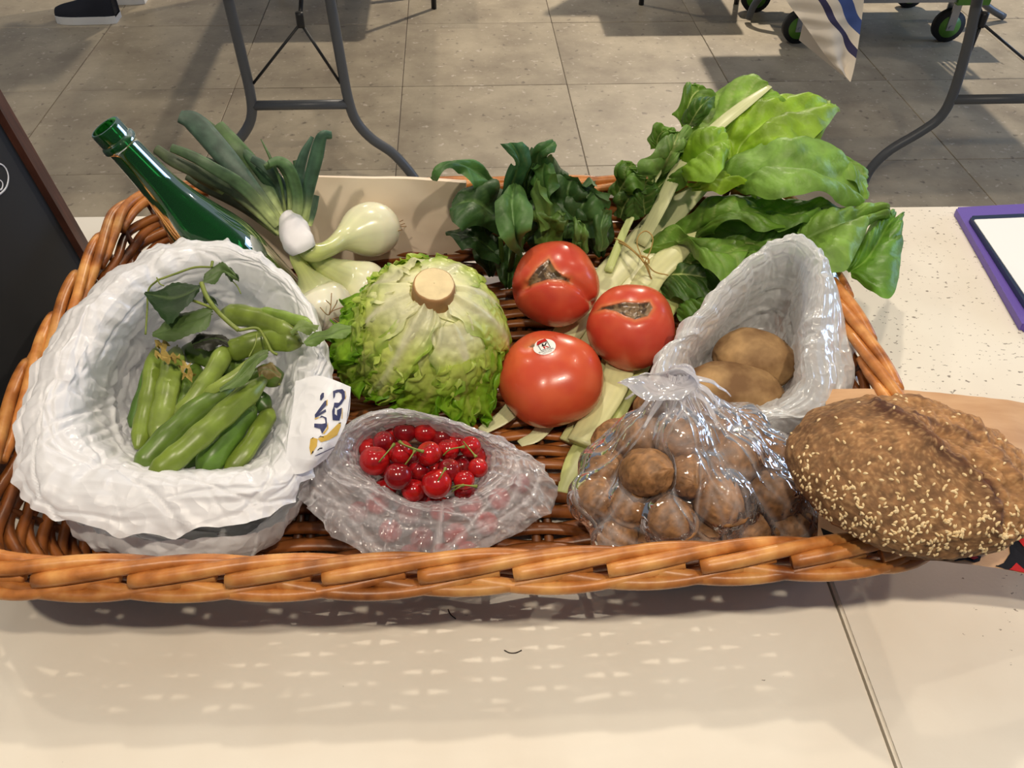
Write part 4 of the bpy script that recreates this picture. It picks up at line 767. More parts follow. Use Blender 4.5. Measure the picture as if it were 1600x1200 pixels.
# leaves (crop coordinates)
ch5([(290, 640), (310, 490), (385, 310), (470, 150), (585, 48), (715, 30), (806, 76)], [(270, 690), (330, 560), (420, 430), (540, 310), (650, 215), (740, 150), (812, 98)], [(310, 640), (380, 560), (470, 470), (590, 350), (700, 262), (810, 196), (900, 160)], (.10, .15, .185, .203), c=srgb(134, 176, 62), mid=PALE, midw=.08, seed=1, bulge=.008)
ch5([(560, 540), (530, 400), (545, 320), (640, 235), (760, 180), (880, 152), (1000, 158), (1112, 166)], [(600, 545), (640, 440), (700, 370), (780, 310), (860, 270), (960, 240), (1060, 220), (1150, 210)], [(640, 560), (760, 520), (860, 480), (940, 430), (985, 385), (1060, 370), (1120, 340), (1192, 252)], (.15, .178, .19, .185), c=srgb(150, 190, 48), seed=2, bulge=.010, ruf=.007, mid=srgb(170, 204, 84))
ch5([(980, 395), (1050, 330), (1100, 240), (1112, 166), (1150, 200)], [(1010, 410), (1070, 360), (1120, 290), (1140, 230), (1180, 238)], [(1040, 440), (1100, 400), (1130, 330), (1165, 270), (1196, 256)], (.165, .175, .17, .162), c=srgb(156, 192, 58), seed=3)
ch5([(480, 610), (620, 500), (880, 410), (985, 390), (1100, 420), (1180, 505), (1290, 570), (1330, 640)], [(600, 640), (720, 590), (840, 570), (930, 580), (1040, 610), (1150, 660), (1250, 710), (1335, 740)], [(640, 700), (740, 712), (860, 705), (960, 705), (1060, 716), (1150, 740), (1240, 765), (1325, 772)], (.145, .172, .17, .15, .135), c=srgb(136, 180, 76), seed=4, bulge=.012, ruf=.005, mid=srgb(168, 200, 118), veins=8)
ch5([(1000, 430), (1060, 470), (1160, 480), (1240, 520), (1300, 560), (1310, 600)], [(1060, 460), (1120, 500), (1190, 520), (1260, 560), (1330, 640), (1345, 700)], [(1080, 480), (1140, 540), (1200, 580), (1270, 640), (1330, 690), (1352, 740)], (.15, .16, .15, .135), c=srgb(126, 168, 60), seed=5, ruf=.010)
ch5([(300, 560), (360, 470), (430, 370), (480, 330), (530, 325), (555, 370)], [(300, 580), (370, 520), (440, 470), (490, 430), (530, 410), (572, 440)], [(290, 600), (360, 645), (440, 640), (500, 610), (550, 550), (576, 480)], (.135, .172, .185, .182), c=srgb(142, 186, 44), seed=6, bulge=.008, mid=srgb(160, 198, 70))
ch5([(340, 640), (420, 640), (500, 615), (580, 610), (660, 650), (725, 690)], [(370, 655), (440, 665), (520, 660), (590, 655), (660, 680), (722, 712)], [(400, 670), (460, 695), (530, 696), (600, 690), (660, 700), (720, 740)], (.145, .158, .15, .14), c=srgb(152, 190, 48), seed=7, ruf=.004)
ch5([(300, 320), (278, 270), (300, 190), (350, 90), (380, 88), (430, 100)], [(320, 330), (330, 260), (350, 190), (390, 130), (430, 115), (470, 115)], [(370, 310), (420, 260), (470, 230), (490, 180), (500, 140), (512, 122)], (.15, .175, .188, .19), c=srgb(108, 150, 48), seed=8, ruf=.006)
ch5([(320, 300), (318, 260), (330, 220), (390, 180), (450, 150)], [(350, 320), (370, 280), (395, 240), (430, 200), (475, 160)], [(400, 320), (430, 290), (460, 250), (485, 210), (510, 130)], (.16, .18, .192, .195), c=srgb(84, 124, 46), seed=9, ruf=.004)
ch5([(160, 600), (100, 560), (50, 550), (80, 500), (160, 440), (240, 370), (285, 345)], [(175, 605), (195, 560), (220, 510), (245, 460), (265, 420), (282, 380), (292, 352)], [(190, 605), (240, 570), (290, 500), (320, 440), (345, 390), (370, 340), (340, 310)], (.125, .155, .172, .175), c=srgb(116, 154, 72), mid=srgb(196, 208, 134), midw=.07, seed=10, ruf=.005)
ch5([(130, 450), (115, 390), (150, 330), (210, 315), (260, 312)], [(170, 440), (170, 390), (200, 350), (240, 340), (275, 335)], [(220, 420), (230, 390), (250, 370), (275, 360), (285, 350)], (.15, .17, .178), c=srgb(104, 146, 52), seed=11, ruf=.006)
ch5([(220, 915), (300, 850), (400, 785), (520, 740), (640, 728), (780, 740)], [(330, 960), (420, 900), (520, 850), (620, 820), (720, 810), (850, 830)], [(430, 975), (470, 940), (560, 890), (660, 870), (780, 900), (900, 900)], (.075, .115, .13, .13), c=srgb(112, 154, 54), seed=12, ruf=.005)
ch5([(640, 735), (760, 725), (900, 735), (1010, 745), (1140, 755), (1300, 770)], [(640, 800), (760, 800), (880, 810), (990, 830), (1080, 800), (1180, 790)], [(650, 870), (760, 880), (870, 895), (970, 900), (1040, 860), (1130, 760)], (.115, .13, .13, .125), c=srgb(106, 148, 54), seed=13)
ch5([(960, 920), (1040, 850), (1130, 800), (1250, 790), (1380, 790), (1480, 800)], [(1000, 960), (1090, 920), (1180, 890), (1260, 860), (1360, 830), (1450, 815)], [(1120, 1180), (1180, 1160), (1270, 1080), (1330, 980), (1370, 890), (1430, 840)], (.115, .135, .132, .115), c=srgb(130, 170, 70), seed=14, bulge=.010, mid=srgb(160, 194, 110), veins=7)
ch5([(1180, 1150), (1260, 1080), (1330, 980), (1370, 890), (1420, 830), (1490, 800)], [(1260, 1150), (1350, 1080), (1410, 1000), (1450, 930), (1490, 870), (1520, 840)], [(1290, 1180), (1470, 1320), (1545, 1180), (1562, 1050), (1556, 930), (1530, 860)], (.105, .115, .11, .10), c=srgb(102, 152, 46), seed=15, bulge=.006, ruf=.005, mid=srgb(124, 166, 60))
ch5([(160, 960), (240, 930), (330, 940), (420, 975), (520, 960), (640, 930)], [(90, 1050), (200, 1010), (320, 980), (440, 1040), (540, 1050), (700, 1020)], [(80, 1060), (220, 1030), (330, 990), (400, 1080), (500, 1180), (580, 1220)], (.068, .085, .105, .10), c=srgb(118, 160, 60), seed=16, bulge=.010, ruf=.004)
ch5([(600, 900), (720, 890), (820, 920), (900, 900), (980, 930)], [(560, 1000), (680, 980), (780, 1000), (860, 990), (960, 1000)], [(560, 1150), (660, 1100), (760, 1090), (860, 1080), (980, 1060)], (.09, .105, .11), c=srgb(112, 156, 60), seed=17)
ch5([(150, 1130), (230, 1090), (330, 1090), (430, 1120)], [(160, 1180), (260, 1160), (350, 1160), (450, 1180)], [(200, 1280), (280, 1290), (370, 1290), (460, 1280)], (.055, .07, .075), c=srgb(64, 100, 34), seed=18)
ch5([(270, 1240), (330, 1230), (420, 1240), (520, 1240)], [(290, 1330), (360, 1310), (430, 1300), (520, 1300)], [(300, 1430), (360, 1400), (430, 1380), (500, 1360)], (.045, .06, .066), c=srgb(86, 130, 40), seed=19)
ch5([(20, 620), (-40, 600), (-60, 560), (-20, 520), (30, 520)], [(60, 640), (10, 610), (-20, 580), (10, 550), (50, 540)], [(110, 660), (70, 630), (40, 600), (50, 570), (70, 560)], (.12, .145, .155), c=srgb(104, 146, 52), seed=20, ruf=.007)
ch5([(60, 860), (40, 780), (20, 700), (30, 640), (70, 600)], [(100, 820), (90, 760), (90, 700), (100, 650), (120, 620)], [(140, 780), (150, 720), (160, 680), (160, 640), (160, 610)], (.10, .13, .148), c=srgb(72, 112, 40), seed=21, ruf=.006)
ch5([(240, 900), (420, 800), (620, 740), (820, 735), (1020, 745)], [(300, 960), (480, 880), (680, 830), (880, 820), (1060, 810)], [(360, 1010), (540, 960), (740, 930), (920, 910), (1100, 880)], (.065, .10, .115, .118), c=srgb(100, 142, 50), seed=22)
ch5([(420, 900), (600, 860), (800, 850), (1000, 880), (1160, 900)], [(440, 1000), (620, 980), (820, 980), (1000, 990), (1160, 1010)], [(460, 1140), (640, 1140), (840, 1120), (1020, 1110), (1180, 1130)], (.055, .09, .105, .11), c=srgb(108, 150, 54), seed=23, bulge=.01)
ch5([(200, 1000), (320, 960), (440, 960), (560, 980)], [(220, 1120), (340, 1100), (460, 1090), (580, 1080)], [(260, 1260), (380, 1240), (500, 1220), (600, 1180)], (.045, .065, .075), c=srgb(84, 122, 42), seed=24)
ch5([(-110, 690), (-80, 620), (-40, 560), (20, 560), (70, 580)], [(-60, 720), (-30, 660), (0, 620), (40, 600), (90, 600)], [(0, 760), (30, 720), (60, 680), (90, 640), (130, 610)], (.11, .14, .15), c=srgb(88, 128, 46), seed=25, ruf=.007)
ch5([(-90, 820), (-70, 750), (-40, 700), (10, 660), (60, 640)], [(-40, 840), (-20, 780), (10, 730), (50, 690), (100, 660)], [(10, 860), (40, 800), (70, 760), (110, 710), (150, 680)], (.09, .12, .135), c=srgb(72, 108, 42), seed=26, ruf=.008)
ch5([(120, 640), (200, 560), (290, 500), (360, 420)], [(140, 700), (230, 620), (320, 560), (400, 480)], [(200, 760), (290, 680), (370, 620), (450, 540)], (.11, .14, .155), c=srgb(92, 132, 44), seed=27)
# twine
def ring_on(pts, r=.0007): return tube(cr([P(*q) for q in pts], 50), r, ns=6)
v, f = join([ring_on([(960, 372, .083), (976, 380, .088), (990, 392, .09), (1002, 404, .088), (1012, 418, .082), (1016, 432, .072)], .0009), ring_on([(962, 376, .082), (984, 388, .09), (1006, 410, .087), (1018, 436, .068)], .0009),
             ring_on([(1006, 408, .09), (996, 384, .1), (998, 368, .108), (1010, 361, .112), (1020, 372, .108), (1016, 392, .098), (1008, 408, .09)]), ring_on([(1008, 408, .09), (1022, 424, .078), (1044, 430, .074)]), ring_on([(1006, 410, .09), (1000, 400, .094), (1012, 404, .092), (1014, 412, .088)], .0012)])
link('twine', v, f, M_STRING, cbn)
# ------------------------------------------------------------------ bags
def loft(rings, N, M):                        # closed control rings (same count) -> grid around x along
    R = np.array([cr(np.array([P(*q) for q in r]), N, closed=True) for r in rings]); return cr(R, (len(R)-1)*M+1)
def upsample(G, k):                           # linear: keeps the facets of folded film
    nu, N = G.shape[:2]; u = np.linspace(0, nu-1, (nu-1)*k+1); i = np.minimum(u.astype(int), nu-2); f = (u-i)[:, None, None]; A = G[i]*(1-f)+G[i+1]*f
    v = np.arange(N*k)/k; j = v.astype(int) % N; g = (v-v.astype(int))[None, :, None]; return A[:, j]*(1-g)+A[:, (j+1) % N]*g
def blur(d, k):
    for _ in range(2):
        c = np.cumsum(np.concatenate([d[:, -k-1:], d, d[:, :k]], 1), 1); d = (c[:, 2*k+1:]-c[:, :-2*k-1])/(2*k+1)
        e = np.concatenate([np.repeat(d[:1], k+1, 0), d, np.repeat(d[-1:], k, 0)], 0); c = np.cumsum(e, 0); d = (c[2*k+1:]-c[:-2*k-1])/(2*k+1)
    return d
def relax(X, Gt, fu, fv, iters, bend, pin, wid, balls=None, gap=.001):
    """film with more length than its outline buckles into folds; the outline only holds the blurred shape"""
    lu = np.linalg.norm(np.roll(Gt, -1, 1)-Gt, axis=-1)*fu; lv = np.linalg.norm(Gt[1:]-Gt[:-1], axis=-1)*fv; N = X.shape[1]
    fd = np.sqrt((fu**2+fv**2)/2); fd = fd[1:] if np.ndim(fd) else fd
    d1 = np.linalg.norm(np.roll(Gt, -1, 1)[1:]-Gt[:-1], axis=-1)*fd; d2 = np.linalg.norm(np.roll(Gt, -1, 1)[:-1]-Gt[1:], axis=-1)*fd
    def con(a, b, l, k):
        d = b-a; L_ = np.sqrt((d*d).sum(-1))+1e-9; return d*(k*.5*(1-l/L_))[..., None]
    for it in range(iters):
        for par_ in (0, 1):
            a = X[:, par_::2]; b = np.roll(X, -1, 1)[:, par_::2]; c = con(a, b, lu[:, par_::2], .9); X[:, par_::2] += c
            t = np.roll(X, -1, 1); t[:, par_::2] -= c; X = np.roll(t, 1, 1)
            n_ = (len(X)-1-par_+1)//2; sa_ = slice(par_, par_+2*n_, 2); sb2 = slice(par_+1, par_+1+2*n_, 2); c = con(X[sa_], X[sb2], lv[sa_], .9); X[sa_] += c; X[sb2] -= c
        D = np.zeros_like(X); Xr = np.roll(X, -1, 1)
        c = con(X[:-1], Xr[1:], d1, .22); D[:-1] += c; D[1:] -= np.roll(c, 1, 1)
        c = con(X[1:], Xr[:-1], d2, .22); D[1:] += c; D[:-1] -= np.roll(c, 1, 1)
        for s_ in (2, 4):
            c = bend*((np.roll(X, s_, 1)+np.roll(X, -s_, 1))/2-X); D += c/s_
            c = bend*((X[2*s_:]+X[:-2*s_])/2-X[s_:-s_]); D[s_:-s_] += c/s_
        X = X+D
        X -= pin*blur(X-Gt, wid)
        if balls is not None and it % 3 == 0:
            for C_, r_ in balls:
                d = X-C_; L_ = np.sqrt((d*d).sum(-1)); k = L_ < r_+gap; X[k] = C_+d[k]/L_[k][:, None]*(r_+gap)
        X[..., 2] = np.maximum(X[..., 2], T+.0168)
    return X
def bag(name, rings, mat, parent, N=48, M=3, fu=(1.10, 1.035, 1.015), fv=(1.03, 1.015, 1.01), seed=0, bend=.04, pin=.10, dens=None, balls=None, closed_bottom=True, iters=(70, 50, 30), amp=.006, loose=None, hem=0, ridges=0, along=.8, rh=.0022, rop=.4):
    G = loft(rings, N, M); r = np.random.default_rng(seed); nu = len(G)
    L0 = np.ones(nu) if loose is None else np.interp(np.linspace(0, 1, nu), np.linspace(0, 1, len(loose)), loose)
    fld = np.clip(1+1.3*nz(G, 7, seed, 2).reshape(nu, N)*1.6, .05, 2.6)*L0[:, None]      # some stretches slack, others taut
    if hem: G[-1] += (np.random.default_rng(seed+2).normal(size=(N, 1))*hem)*np.array([0, 0, 1.]); G[-1, :, 2] += hem*np.sin(np.arange(N)*.9)
    X = G+gnorm(G, cv=True)*(crumple(G, amp, seed, 9, 10, 34)+.0008*r.normal(size=G.shape[:2]))[..., None]
    for st_ in range(3):
        X = relax(X.copy(), G, 1+(fu[st_]-1)*fld, fv[st_], iters[st_], bend, pin, (2, 3, 3)[st_], balls)
        if st_ == 2: break
        X = upsample(X, 2); fld = upsample(fld[..., None], 2)[..., 0]; sm_ = X.copy(); sm_[1:-1] = .5*X[1:-1]+.25*(X[2:]+X[:-2]); sm_ = .5*sm_+.25*(np.roll(sm_, 1, 1)+np.roll(sm_, -1, 1)); X = .6*X+.4*sm_; G = X.copy()
        X = X+gnorm(X, cv=True)*crumple(X, amp*(.22, .10)[st_], seed+st_+1, (26, 50)[st_], 8, (90, 160)[st_])[..., None]
    X = upsample(X, 2); X[1:-1] = .5*X[1:-1]+.25*(X[2:]+X[:-2]); X = .5*X+.25*(np.roll(X, 1, 1)+np.roll(X, -1, 1))
    X[..., 2] = np.maximum(X[..., 2], T+.0168); G = X; N = G.shape[1]; k = np.zeros(G.shape[:2])
    if dens is not None: k = k+np.interp(np.linspace(0, 1, len(G)), np.linspace(0, 1, len(dens)), dens)[:, None]
    if ridges:                                # sharp straight creases, their white highlights painted in as extra opacity
        pu = np.linalg.norm(np.roll(G, -1, 1)-G, axis=-1).sum(1).mean(); pv = np.linalg.norm(G[1:]-G[:-1], axis=-1).sum(0).mean()
        A = np.linspace(0, pu, N, endpoint=False)[None]; Vv_ = np.linspace(0, pv, len(G))[:, None]; rd = np.zeros(G.shape[:2])
        for i in range(ridges):
            a0, v0 = r.uniform(0, pu), r.uniform(.15, .98)*pv; an = r.normal()*.3+(0 if r.uniform() < along else 1.5); L_ = r.uniform(.03, .12); da = (A-a0+pu*1.5) % pu-pu/2
            x = da*math.cos(an)+(Vv_-v0)*math.sin(an); y = -da*math.sin(an)+(Vv_-v0)*math.cos(an)+x*x*r.normal()*2.5
            w_ = r.uniform(.0022, .0046); rd = np.maximum(rd, np.clip(1-np.abs(y)/w_, 0, 1)*np.clip(1.3-(x/L_)**2*1.3, 0, 1)*r.uniform(.35, 1))
        G = G+gnorm(G, cv=True)*(rd*rh)[..., None]; k = k+rd**1.5*rop; G[..., 2] = np.maximum(G[..., 2], T+.0168)
    cols = np.repeat(k.reshape(-1, 1), 3, 1); f = gridf(G.shape[0], N, cv=True)
    if closed_bottom: f.append(tuple(range((G.shape[0]-1)*N, G.shape[0]*N)))
    return link(name, G.reshape(-1, 3), f, mat, parent, cols=cols), G
def ell(cx, cy, rx, ry, h, k=14, rot=0): return [(cx+rx*math.sin(2*math.pi*i/k+rot), cy-ry*math.cos(2*math.pi*i/k+rot), h) for i in range(k)]
# white carrier bag of broad beans.  Control points run clockwise from the top of the picture, 14 per ring
wb = thing('carrier_bag', 'white plastic carrier bag with rolled rim, full of broad beans, at the left end', 'bag', tuple(P(265, 640, .016)))
W0 = ell(300, 640, 60, 60, .03)
W1 = ell(312, 625, 116, 112, .045)
W2 = [(325, 428, .146), (384, 442, .136), (434, 474, .122), (458, 520, .105), (452, 580, .098), (438, 650, .092), (428, 715, .088), (370, 734, .094), (300, 738, .094), (214, 736, .096), (170, 690, .095), (150, 620, .108), (186, 545, .124), (238, 470, .138)]
W3 = [(318, 396, .158), (384, 408, .152), (446, 456, .14), (478, 510, .128), (462, 600, .122), (440, 662, .116), (432, 728, .112), (372, 726, .116), (302, 727, .118), (222, 726, .119), (120, 690, .122), (112, 640, .135), (150, 540, .15), (204, 440, .158)]
W4 = [(304, 373, .168), (384, 386, .164), (458, 436, .152), (505, 512, .136), (496, 600, .126), (470, 690, .118), (452, 750, .112), (372, 748, .120), (300, 752, .122), (196, 754, .123), (62, 735, .126), (62, 650, .14), (104, 520, .157), (176, 420, .168)]
W5 = [(300, 371, .155), (388, 384, .15), (466, 440, .134), (516, 530, .118), (516, 620, .108), (492, 716, .098), (470, 780, .094), (396, 830, .092), (312, 828, .096), (176, 840, .098), (24, 800, .11), (14, 690, .124), (58, 550, .142), (152, 420, .155)]
W6 = [(298, 377, .13), (386, 392, .125), (462, 452, .108), (505, 540, .092), (504, 630, .08), (484, 725, .072), (464, 800, .068), (400, 838, .07), (320, 838, .074), (200, 842, .076), (84, 812, .084), (64, 700, .10), (100, 560, .118), (170, 440, .13)]
W7 = [(300, 440, .07), (390, 460, .066), (450, 520, .056), (480, 600, .048), (484, 690, .04), (478, 770, .034), (456, 830, .03), (394, 890, .03), (310, 900, .032), (210, 896, .034), (112, 846, .044), (100, 720, .056), (130, 590, .066), (190, 500, .07)]
W8 = ell(300, 700, 165, 165, .018)
bg_, WG = bag('folded_mouth', [W0, W1, W2, W3, W4, W5], M_BAGW, wb, N=44, M=3, seed=11, fu=(1.11, 1.014, 1.005), fv=(1.04, 1.01, 1.004), amp=.011, loose=[.3, .6, 1, 1, .9, 1.3], closed_bottom=False, hem=.006, ridges=70, along=.5, rh=.003, rop=0)
bag('bag_body', [W6, W7, W8], M_BAGW, wb, N=44, M=4, seed=12, fu=(1.12, 1.02, 1.01), amp=.012, ridges=30, along=.5, rop=0)
# printed side panel
PNL = [[(462, 596, .128), (500, 590, .134), (548, 606, .128)], [(455, 650, .124), (498, 650, .130), (544, 652, .122)], [(446, 706, .117), (492, 706, .122), (524, 694, .114)], [(440, 742, .108), (480, 738, .110), (510, 716, .105)]]
Pq = np.array([[P(*q) for q in r] for r in PNL]); PGd = cr(np.array([cr(r, 40) for r in Pq]), 50); npn = gnorm(PGd); npn[np.sum(npn*(CAM-PGd), -1) < 0] *= -1
edge_ = np.minimum(np.linspace(0, 1, 40)[None]*3, 1); PGd = PGd+npn*(crumple(PGd, .0022, 5, 20, 8, 60)*1)[..., None]
pnl = link('printed_panel', PGd.reshape(-1, 3), gridf(50, 40), M_BAGW, wb)
bv_ = BVHTree.FromPolygons([tuple(q) for q in PGd.reshape(-1, 3)], gridf(50, 40))
def on_panel(x, y, off):
    d = Vector(ray(x, y)).normalized(); hit, nn, _, _ = bv_.ray_cast(Vector(CAM), d)
    if hit is None: hit, nn, _, _ = bv_.find_nearest(Vector(P(x, y, .12)))
    if nn.dot(d) > 0: nn = -nn
    return hit+nn*off
def print_on(name, polys, mat, off, par_):    # outlines in an 8x crop of the photograph
    from mathutils.geometry import tessellate_polygon
    bmx = bmesh.new()
    for poly in polys:
        vs_ = [bmx.verts.new((440+x/8, 600+y/8, 0)) for x, y in poly]
        for t_ in tessellate_polygon([[Vector((x, y, 0)) for x, y in poly]]): bmx.faces.new([vs_[k] for k in t_])
    for _ in range(2): bmesh.ops.subdivide_edges(bmx, edges=bmx.edges[:], cuts=1)
    bmesh.ops.triangulate(bmx, faces=bmx.faces[:])
    for v_ in bmx.verts: v_.co = on_panel(v_.co.x, v_.co.y, off)
    me = bpy.data.meshes.new(name); bmx.to_mesh(me); bmx.free(); me.materials.append(mat); o = bpy.data.objects.new(name, me); COL.objects.link(o); put(o, par_)
NAV = [[(485, 150), (505, 118), (530, 115), (528, 170), (495, 210), (482, 200)],
       [(420, 430), (418, 390), (540, 215), (560, 210), (560, 270), (470, 370), (548, 320), (556, 350), (450, 415)],
       [(470, 430), (500, 400), (560, 425), (566, 530), (545, 560), (505, 628), (480, 565), (410, 545), (412, 500), (500, 505), (545, 495), (540, 440), (510, 420)],
       [(640, 95), (690, 76), (760, 70), (786, 100), (794, 180), (745, 258), (690, 305), (650, 295), (655, 240), (715, 240), (752, 190), (750, 130), (715, 104), (672, 118), (664, 165), (646, 190)],
       [(635, 455), (630, 340), (650, 280), (665, 320), (660, 380), (690, 400), (690, 330), (750, 300), (745, 370), (720, 460)]]
GLD = [[(350, 800), (365, 690), (400, 675), (450, 690), (440, 780), (395, 850), (370, 890)], [(450, 690), (500, 660), (560, 640), (700, 500), (735, 485), (735, 530), (690, 640), (590, 700), (490, 730)]]
GOL2 = [[(790, 190), (800, 150), (785, 90), (795, 100), (806, 160), (796, 200)], [(745, 440), (752, 310), (760, 310), (755, 440)], [(510, 625), (560, 560), (575, 480), (580, 560), (530, 630)], [(560, 210), (575, 200), (572, 270), (560, 280)], [(415, 435), (470, 420), (468, 430), (420, 450)]]
LIN = [[(858, 120), (866, 120), (815, 480), (807, 480)], [(415, 895), (650, 780), (655, 786), (418, 902)]]
BLK = [[(375, 870), (395, 835), (402, 850), (385, 875)], [(440, 832), (470, 800), (505, 795), (500, 810), (470, 812), (455, 830)], [(700, 490), (738, 482), (740, 492), (712, 498)], [(455, 680), (485, 655), (525, 665), (520, 672), (488, 664)], [(374, 690), (395, 672), (405, 675), (385, 690)]]
print_on('navy_letters', NAV, M_NAVY, .0007, pnl); print_on('gold_ribbon', GLD, M_GOLD, .0007, pnl); print_on('gold_outline', GOL2, M_GOLD, .0008, pnl); print_on('border_line', LIN, M_NAVY, .0007, pnl); print_on('ribbon_mark', BLK, M_BLACK, .0009, pnl)
# broad bean pods
GP1, GP2, GP3 = srgb(116, 136, 50), srgb(94, 120, 46), srgb(130, 150, 64)
def pod(label, pts, w, c, seed, curve_h=0):
    Q = np.array([P(*q) for q in pts]); n_ = 48; p = cr(Q, n_); L_ = np.linalg.norm(np.diff(p, axis=0), axis=1).sum(); t = np.linspace(0, 1, n_); r = np.random.default_rng(seed)
    ww = 1.14*w*pxm(Q[len(Q)//2])/2*(np.clip(np.sin(np.pi*np.clip(t*.94+.03, 0, 1))*2.1, 0, 1)**.7); nb = max(3, int(L_/.022)); ww = ww*(1+.055*np.cos(2*np.pi*nb*t+r.uniform(0, 6))*np.clip(4*t*(1-t), 0, 1)); ww = np.maximum(ww, .0009)
    ns = 22; v, f = tube(p, ww, ww*.8, ns=ns, hint=tuple(CAM-Q[0]+r.normal(size=3)*.15)); a = np.tile(np.arange(ns), n_); tt = np.repeat(t, ns)
    seam = (a % ns == 2) | (a % ns == 13); v = v+(v-np.repeat(p, ns, 0))*(np.where(seam, .10, 0))[:, None]
    cc = np.array(c)[None]*(1+.28*nz(v, 45, seed))[:, None]*np.where(seam, 1.18, 1)[:, None]; tip = sm(.93, 1, tt)[:, None]; cc = cc*(1-.5*tip)+np.array(srgb(90, 84, 44))*.5*tip
    t_ = thing('broad_bean_pod', label, 'bean pod', tuple(p.mean(0)-(0, 0, ww.max()*.8)), 'broad bean pods in the white bag')
    link('pod', v, f, M_VEG, t_, cols=np.clip(cc, 0, 1))
    tp_ = p[0]; link('tip', *tube(cr([p[-1]-(p[-1]-p[-4])*.3, p[-1], p[-1]+(p[-1]-p[-3])*.9], 8), np.linspace(.0022, .0004, 8), ns=6), M_STEMG, t_)
PODS = [
 ('long green pod lying topmost and diagonal across the front of the white bag', [(232, 748, .108), (285, 706, .118), (350, 648, .124), (414, 592, .126)], 33, GP1),
 ('fat shiny green pod just behind the topmost diagonal pod', [(212, 742, .098), (254, 692, .108), (310, 640, .112), (368, 606, .112)], 33, GP2),
 ('broad green pod right of the topmost pod, running to the front rim', [(312, 742, .088), (340, 704, .096), (368, 664, .1), (396, 634, .1)], 35, srgb(104, 142, 56)),
 ('slim green pod nearest the right side of the bag mouth', [(352, 742, .084), (384, 704, .092), (408, 668, .096), (424, 640, .096)], 26, GP1),
 ('long upright pod nearest the left side of the bag mouth', [(215, 702, .088), (226, 650, .096), (236, 600, .104), (243, 546, .11)], 25, GP1),
 ('thick upright pod second from the left side of the bag mouth', [(244, 692, .09), (256, 640, .1), (266, 590, .106), (276, 544, .112)], 32, GP3),
 ('short pod with pointed tip leaning up in the middle of the bag', [(276, 656, .104), (302, 626, .114), (334, 580, .122), (355, 540, .128)], 26, GP3),
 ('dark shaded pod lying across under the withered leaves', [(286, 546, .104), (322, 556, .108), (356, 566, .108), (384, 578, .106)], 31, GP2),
 ('upper pod lying flat along the back right, under the leafy tip', [(346, 490, .132), (384, 494, .138), (424, 504, .142), (462, 520, .142)], 30, GP3),
 ('pod lying below the upper flat pod, pointing to the right rim', [(352, 552, .122), (388, 540, .128), (430, 530, .132), (470, 536, .134)], 32, GP1),
 ('thin split pod with dried brown edge in the middle', [(318, 616, .118), (350, 598, .126), (384, 574, .13), (414, 550, .132)], 15, srgb(140, 158, 72)),
 ('stubby pod end showing beside the right wall of the bag', [(372, 606, .1), (398, 594, .106), (420, 586, .108), (436, 600, .104)], 30, GP2),
 ('small pod piece between the two upright pods and the diagonal ones', [(276, 668, .088), (288, 630, .094), (298, 600, .098), (308, 570, .1)], 26, GP2),
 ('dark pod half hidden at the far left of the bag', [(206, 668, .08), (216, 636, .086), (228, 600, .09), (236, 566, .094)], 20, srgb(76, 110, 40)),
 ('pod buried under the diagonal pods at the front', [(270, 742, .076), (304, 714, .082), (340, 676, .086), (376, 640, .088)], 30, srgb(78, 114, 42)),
 ('narrow pod at the back right edge with a torn end', [(404, 486, .146), (432, 492, .15), (462, 500, .152), (488, 508, .152)], 16, srgb(128, 156, 64)),
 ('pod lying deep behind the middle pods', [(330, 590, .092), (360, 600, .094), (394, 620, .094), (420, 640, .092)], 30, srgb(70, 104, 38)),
]
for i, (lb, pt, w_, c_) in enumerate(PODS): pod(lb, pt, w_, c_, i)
# plant sprig with toothed leaves on top of the pods
sg = thing('plant_sprig', 'leafy bean plant sprig with dark toothed leaves lying on the pods', 'sprig', tuple(P(330, 490, .13)))
def q1(x, y): return (180+x*.3167, 380+y*.3167)
def s1(pts, hs): return [(*q1(x, y), h) for (x, y), h in zip(pts, np.linspace(hs[0], hs[1], len(pts)))]
v, f = join([tube(cr([P(*q) for q in s1(p_, h_)], 24), r_, ns=6) for p_, h_, r_ in [
    ([(425, 195), (450, 260), (500, 330), (560, 390), (610, 430)], (.165, .145), .0021), ([(150, 450), (158, 330), (165, 230), (210, 182)], (.13, .162), .0009), ([(210, 182), (300, 150), (390, 120), (475, 118)], (.162, .17), .0010),
    ([(360, 275), (430, 300), (490, 325)], (.155, .155), .0013), ([(205, 170), (220, 200), (240, 210)], (.163, .162), .0006), ([(610, 430), (700, 420), (740, 470), (770, 530), (800, 550)], (.147, .14), .0013), ([(475, 118), (480, 90)], (.17, .172), .0014), ([(700, 440), (690, 500), (660, 560)], (.147, .14), .0006), ([(560, 170), (600, 210), (620, 250)], (.165, .155), .0006)]])
link('stem', v, f, M_STEMG, sg)
def sgl(L, M, R, hs, c, seed, **k):
    g = lambda p: s1(p, hs); kw = dict(nu=44, nv=15, bulge=.002, ruf=.003, rf=9, veins=5, vb=.0007, serr=.05, crk=.0025, vein_mix=.25); kw.update(k)
    return leaf('leaf', g(L), g(M), g(R), sg, M_SPIN, srgb(88, 112, 62), c, seed=seed, **kw)
sgl([(415, 200), (380, 192), (300, 205), (220, 225), (150, 240)], [(420, 215), (360, 250), (290, 270), (220, 262), (148, 250)], [(415, 235), (380, 300), (330, 350), (262, 386), (200, 330), (146, 258)], (.16, .155), srgb(40, 66, 30), 1)
sgl([(480, 330), (420, 325), (330, 345), (250, 390), (188, 440)], [(485, 340), (420, 370), (340, 400), (260, 430), (186, 452)], [(480, 350), (450, 420), (380, 460), (280, 480), (188, 465)], (.152, .142), srgb(82, 106, 54), 2)
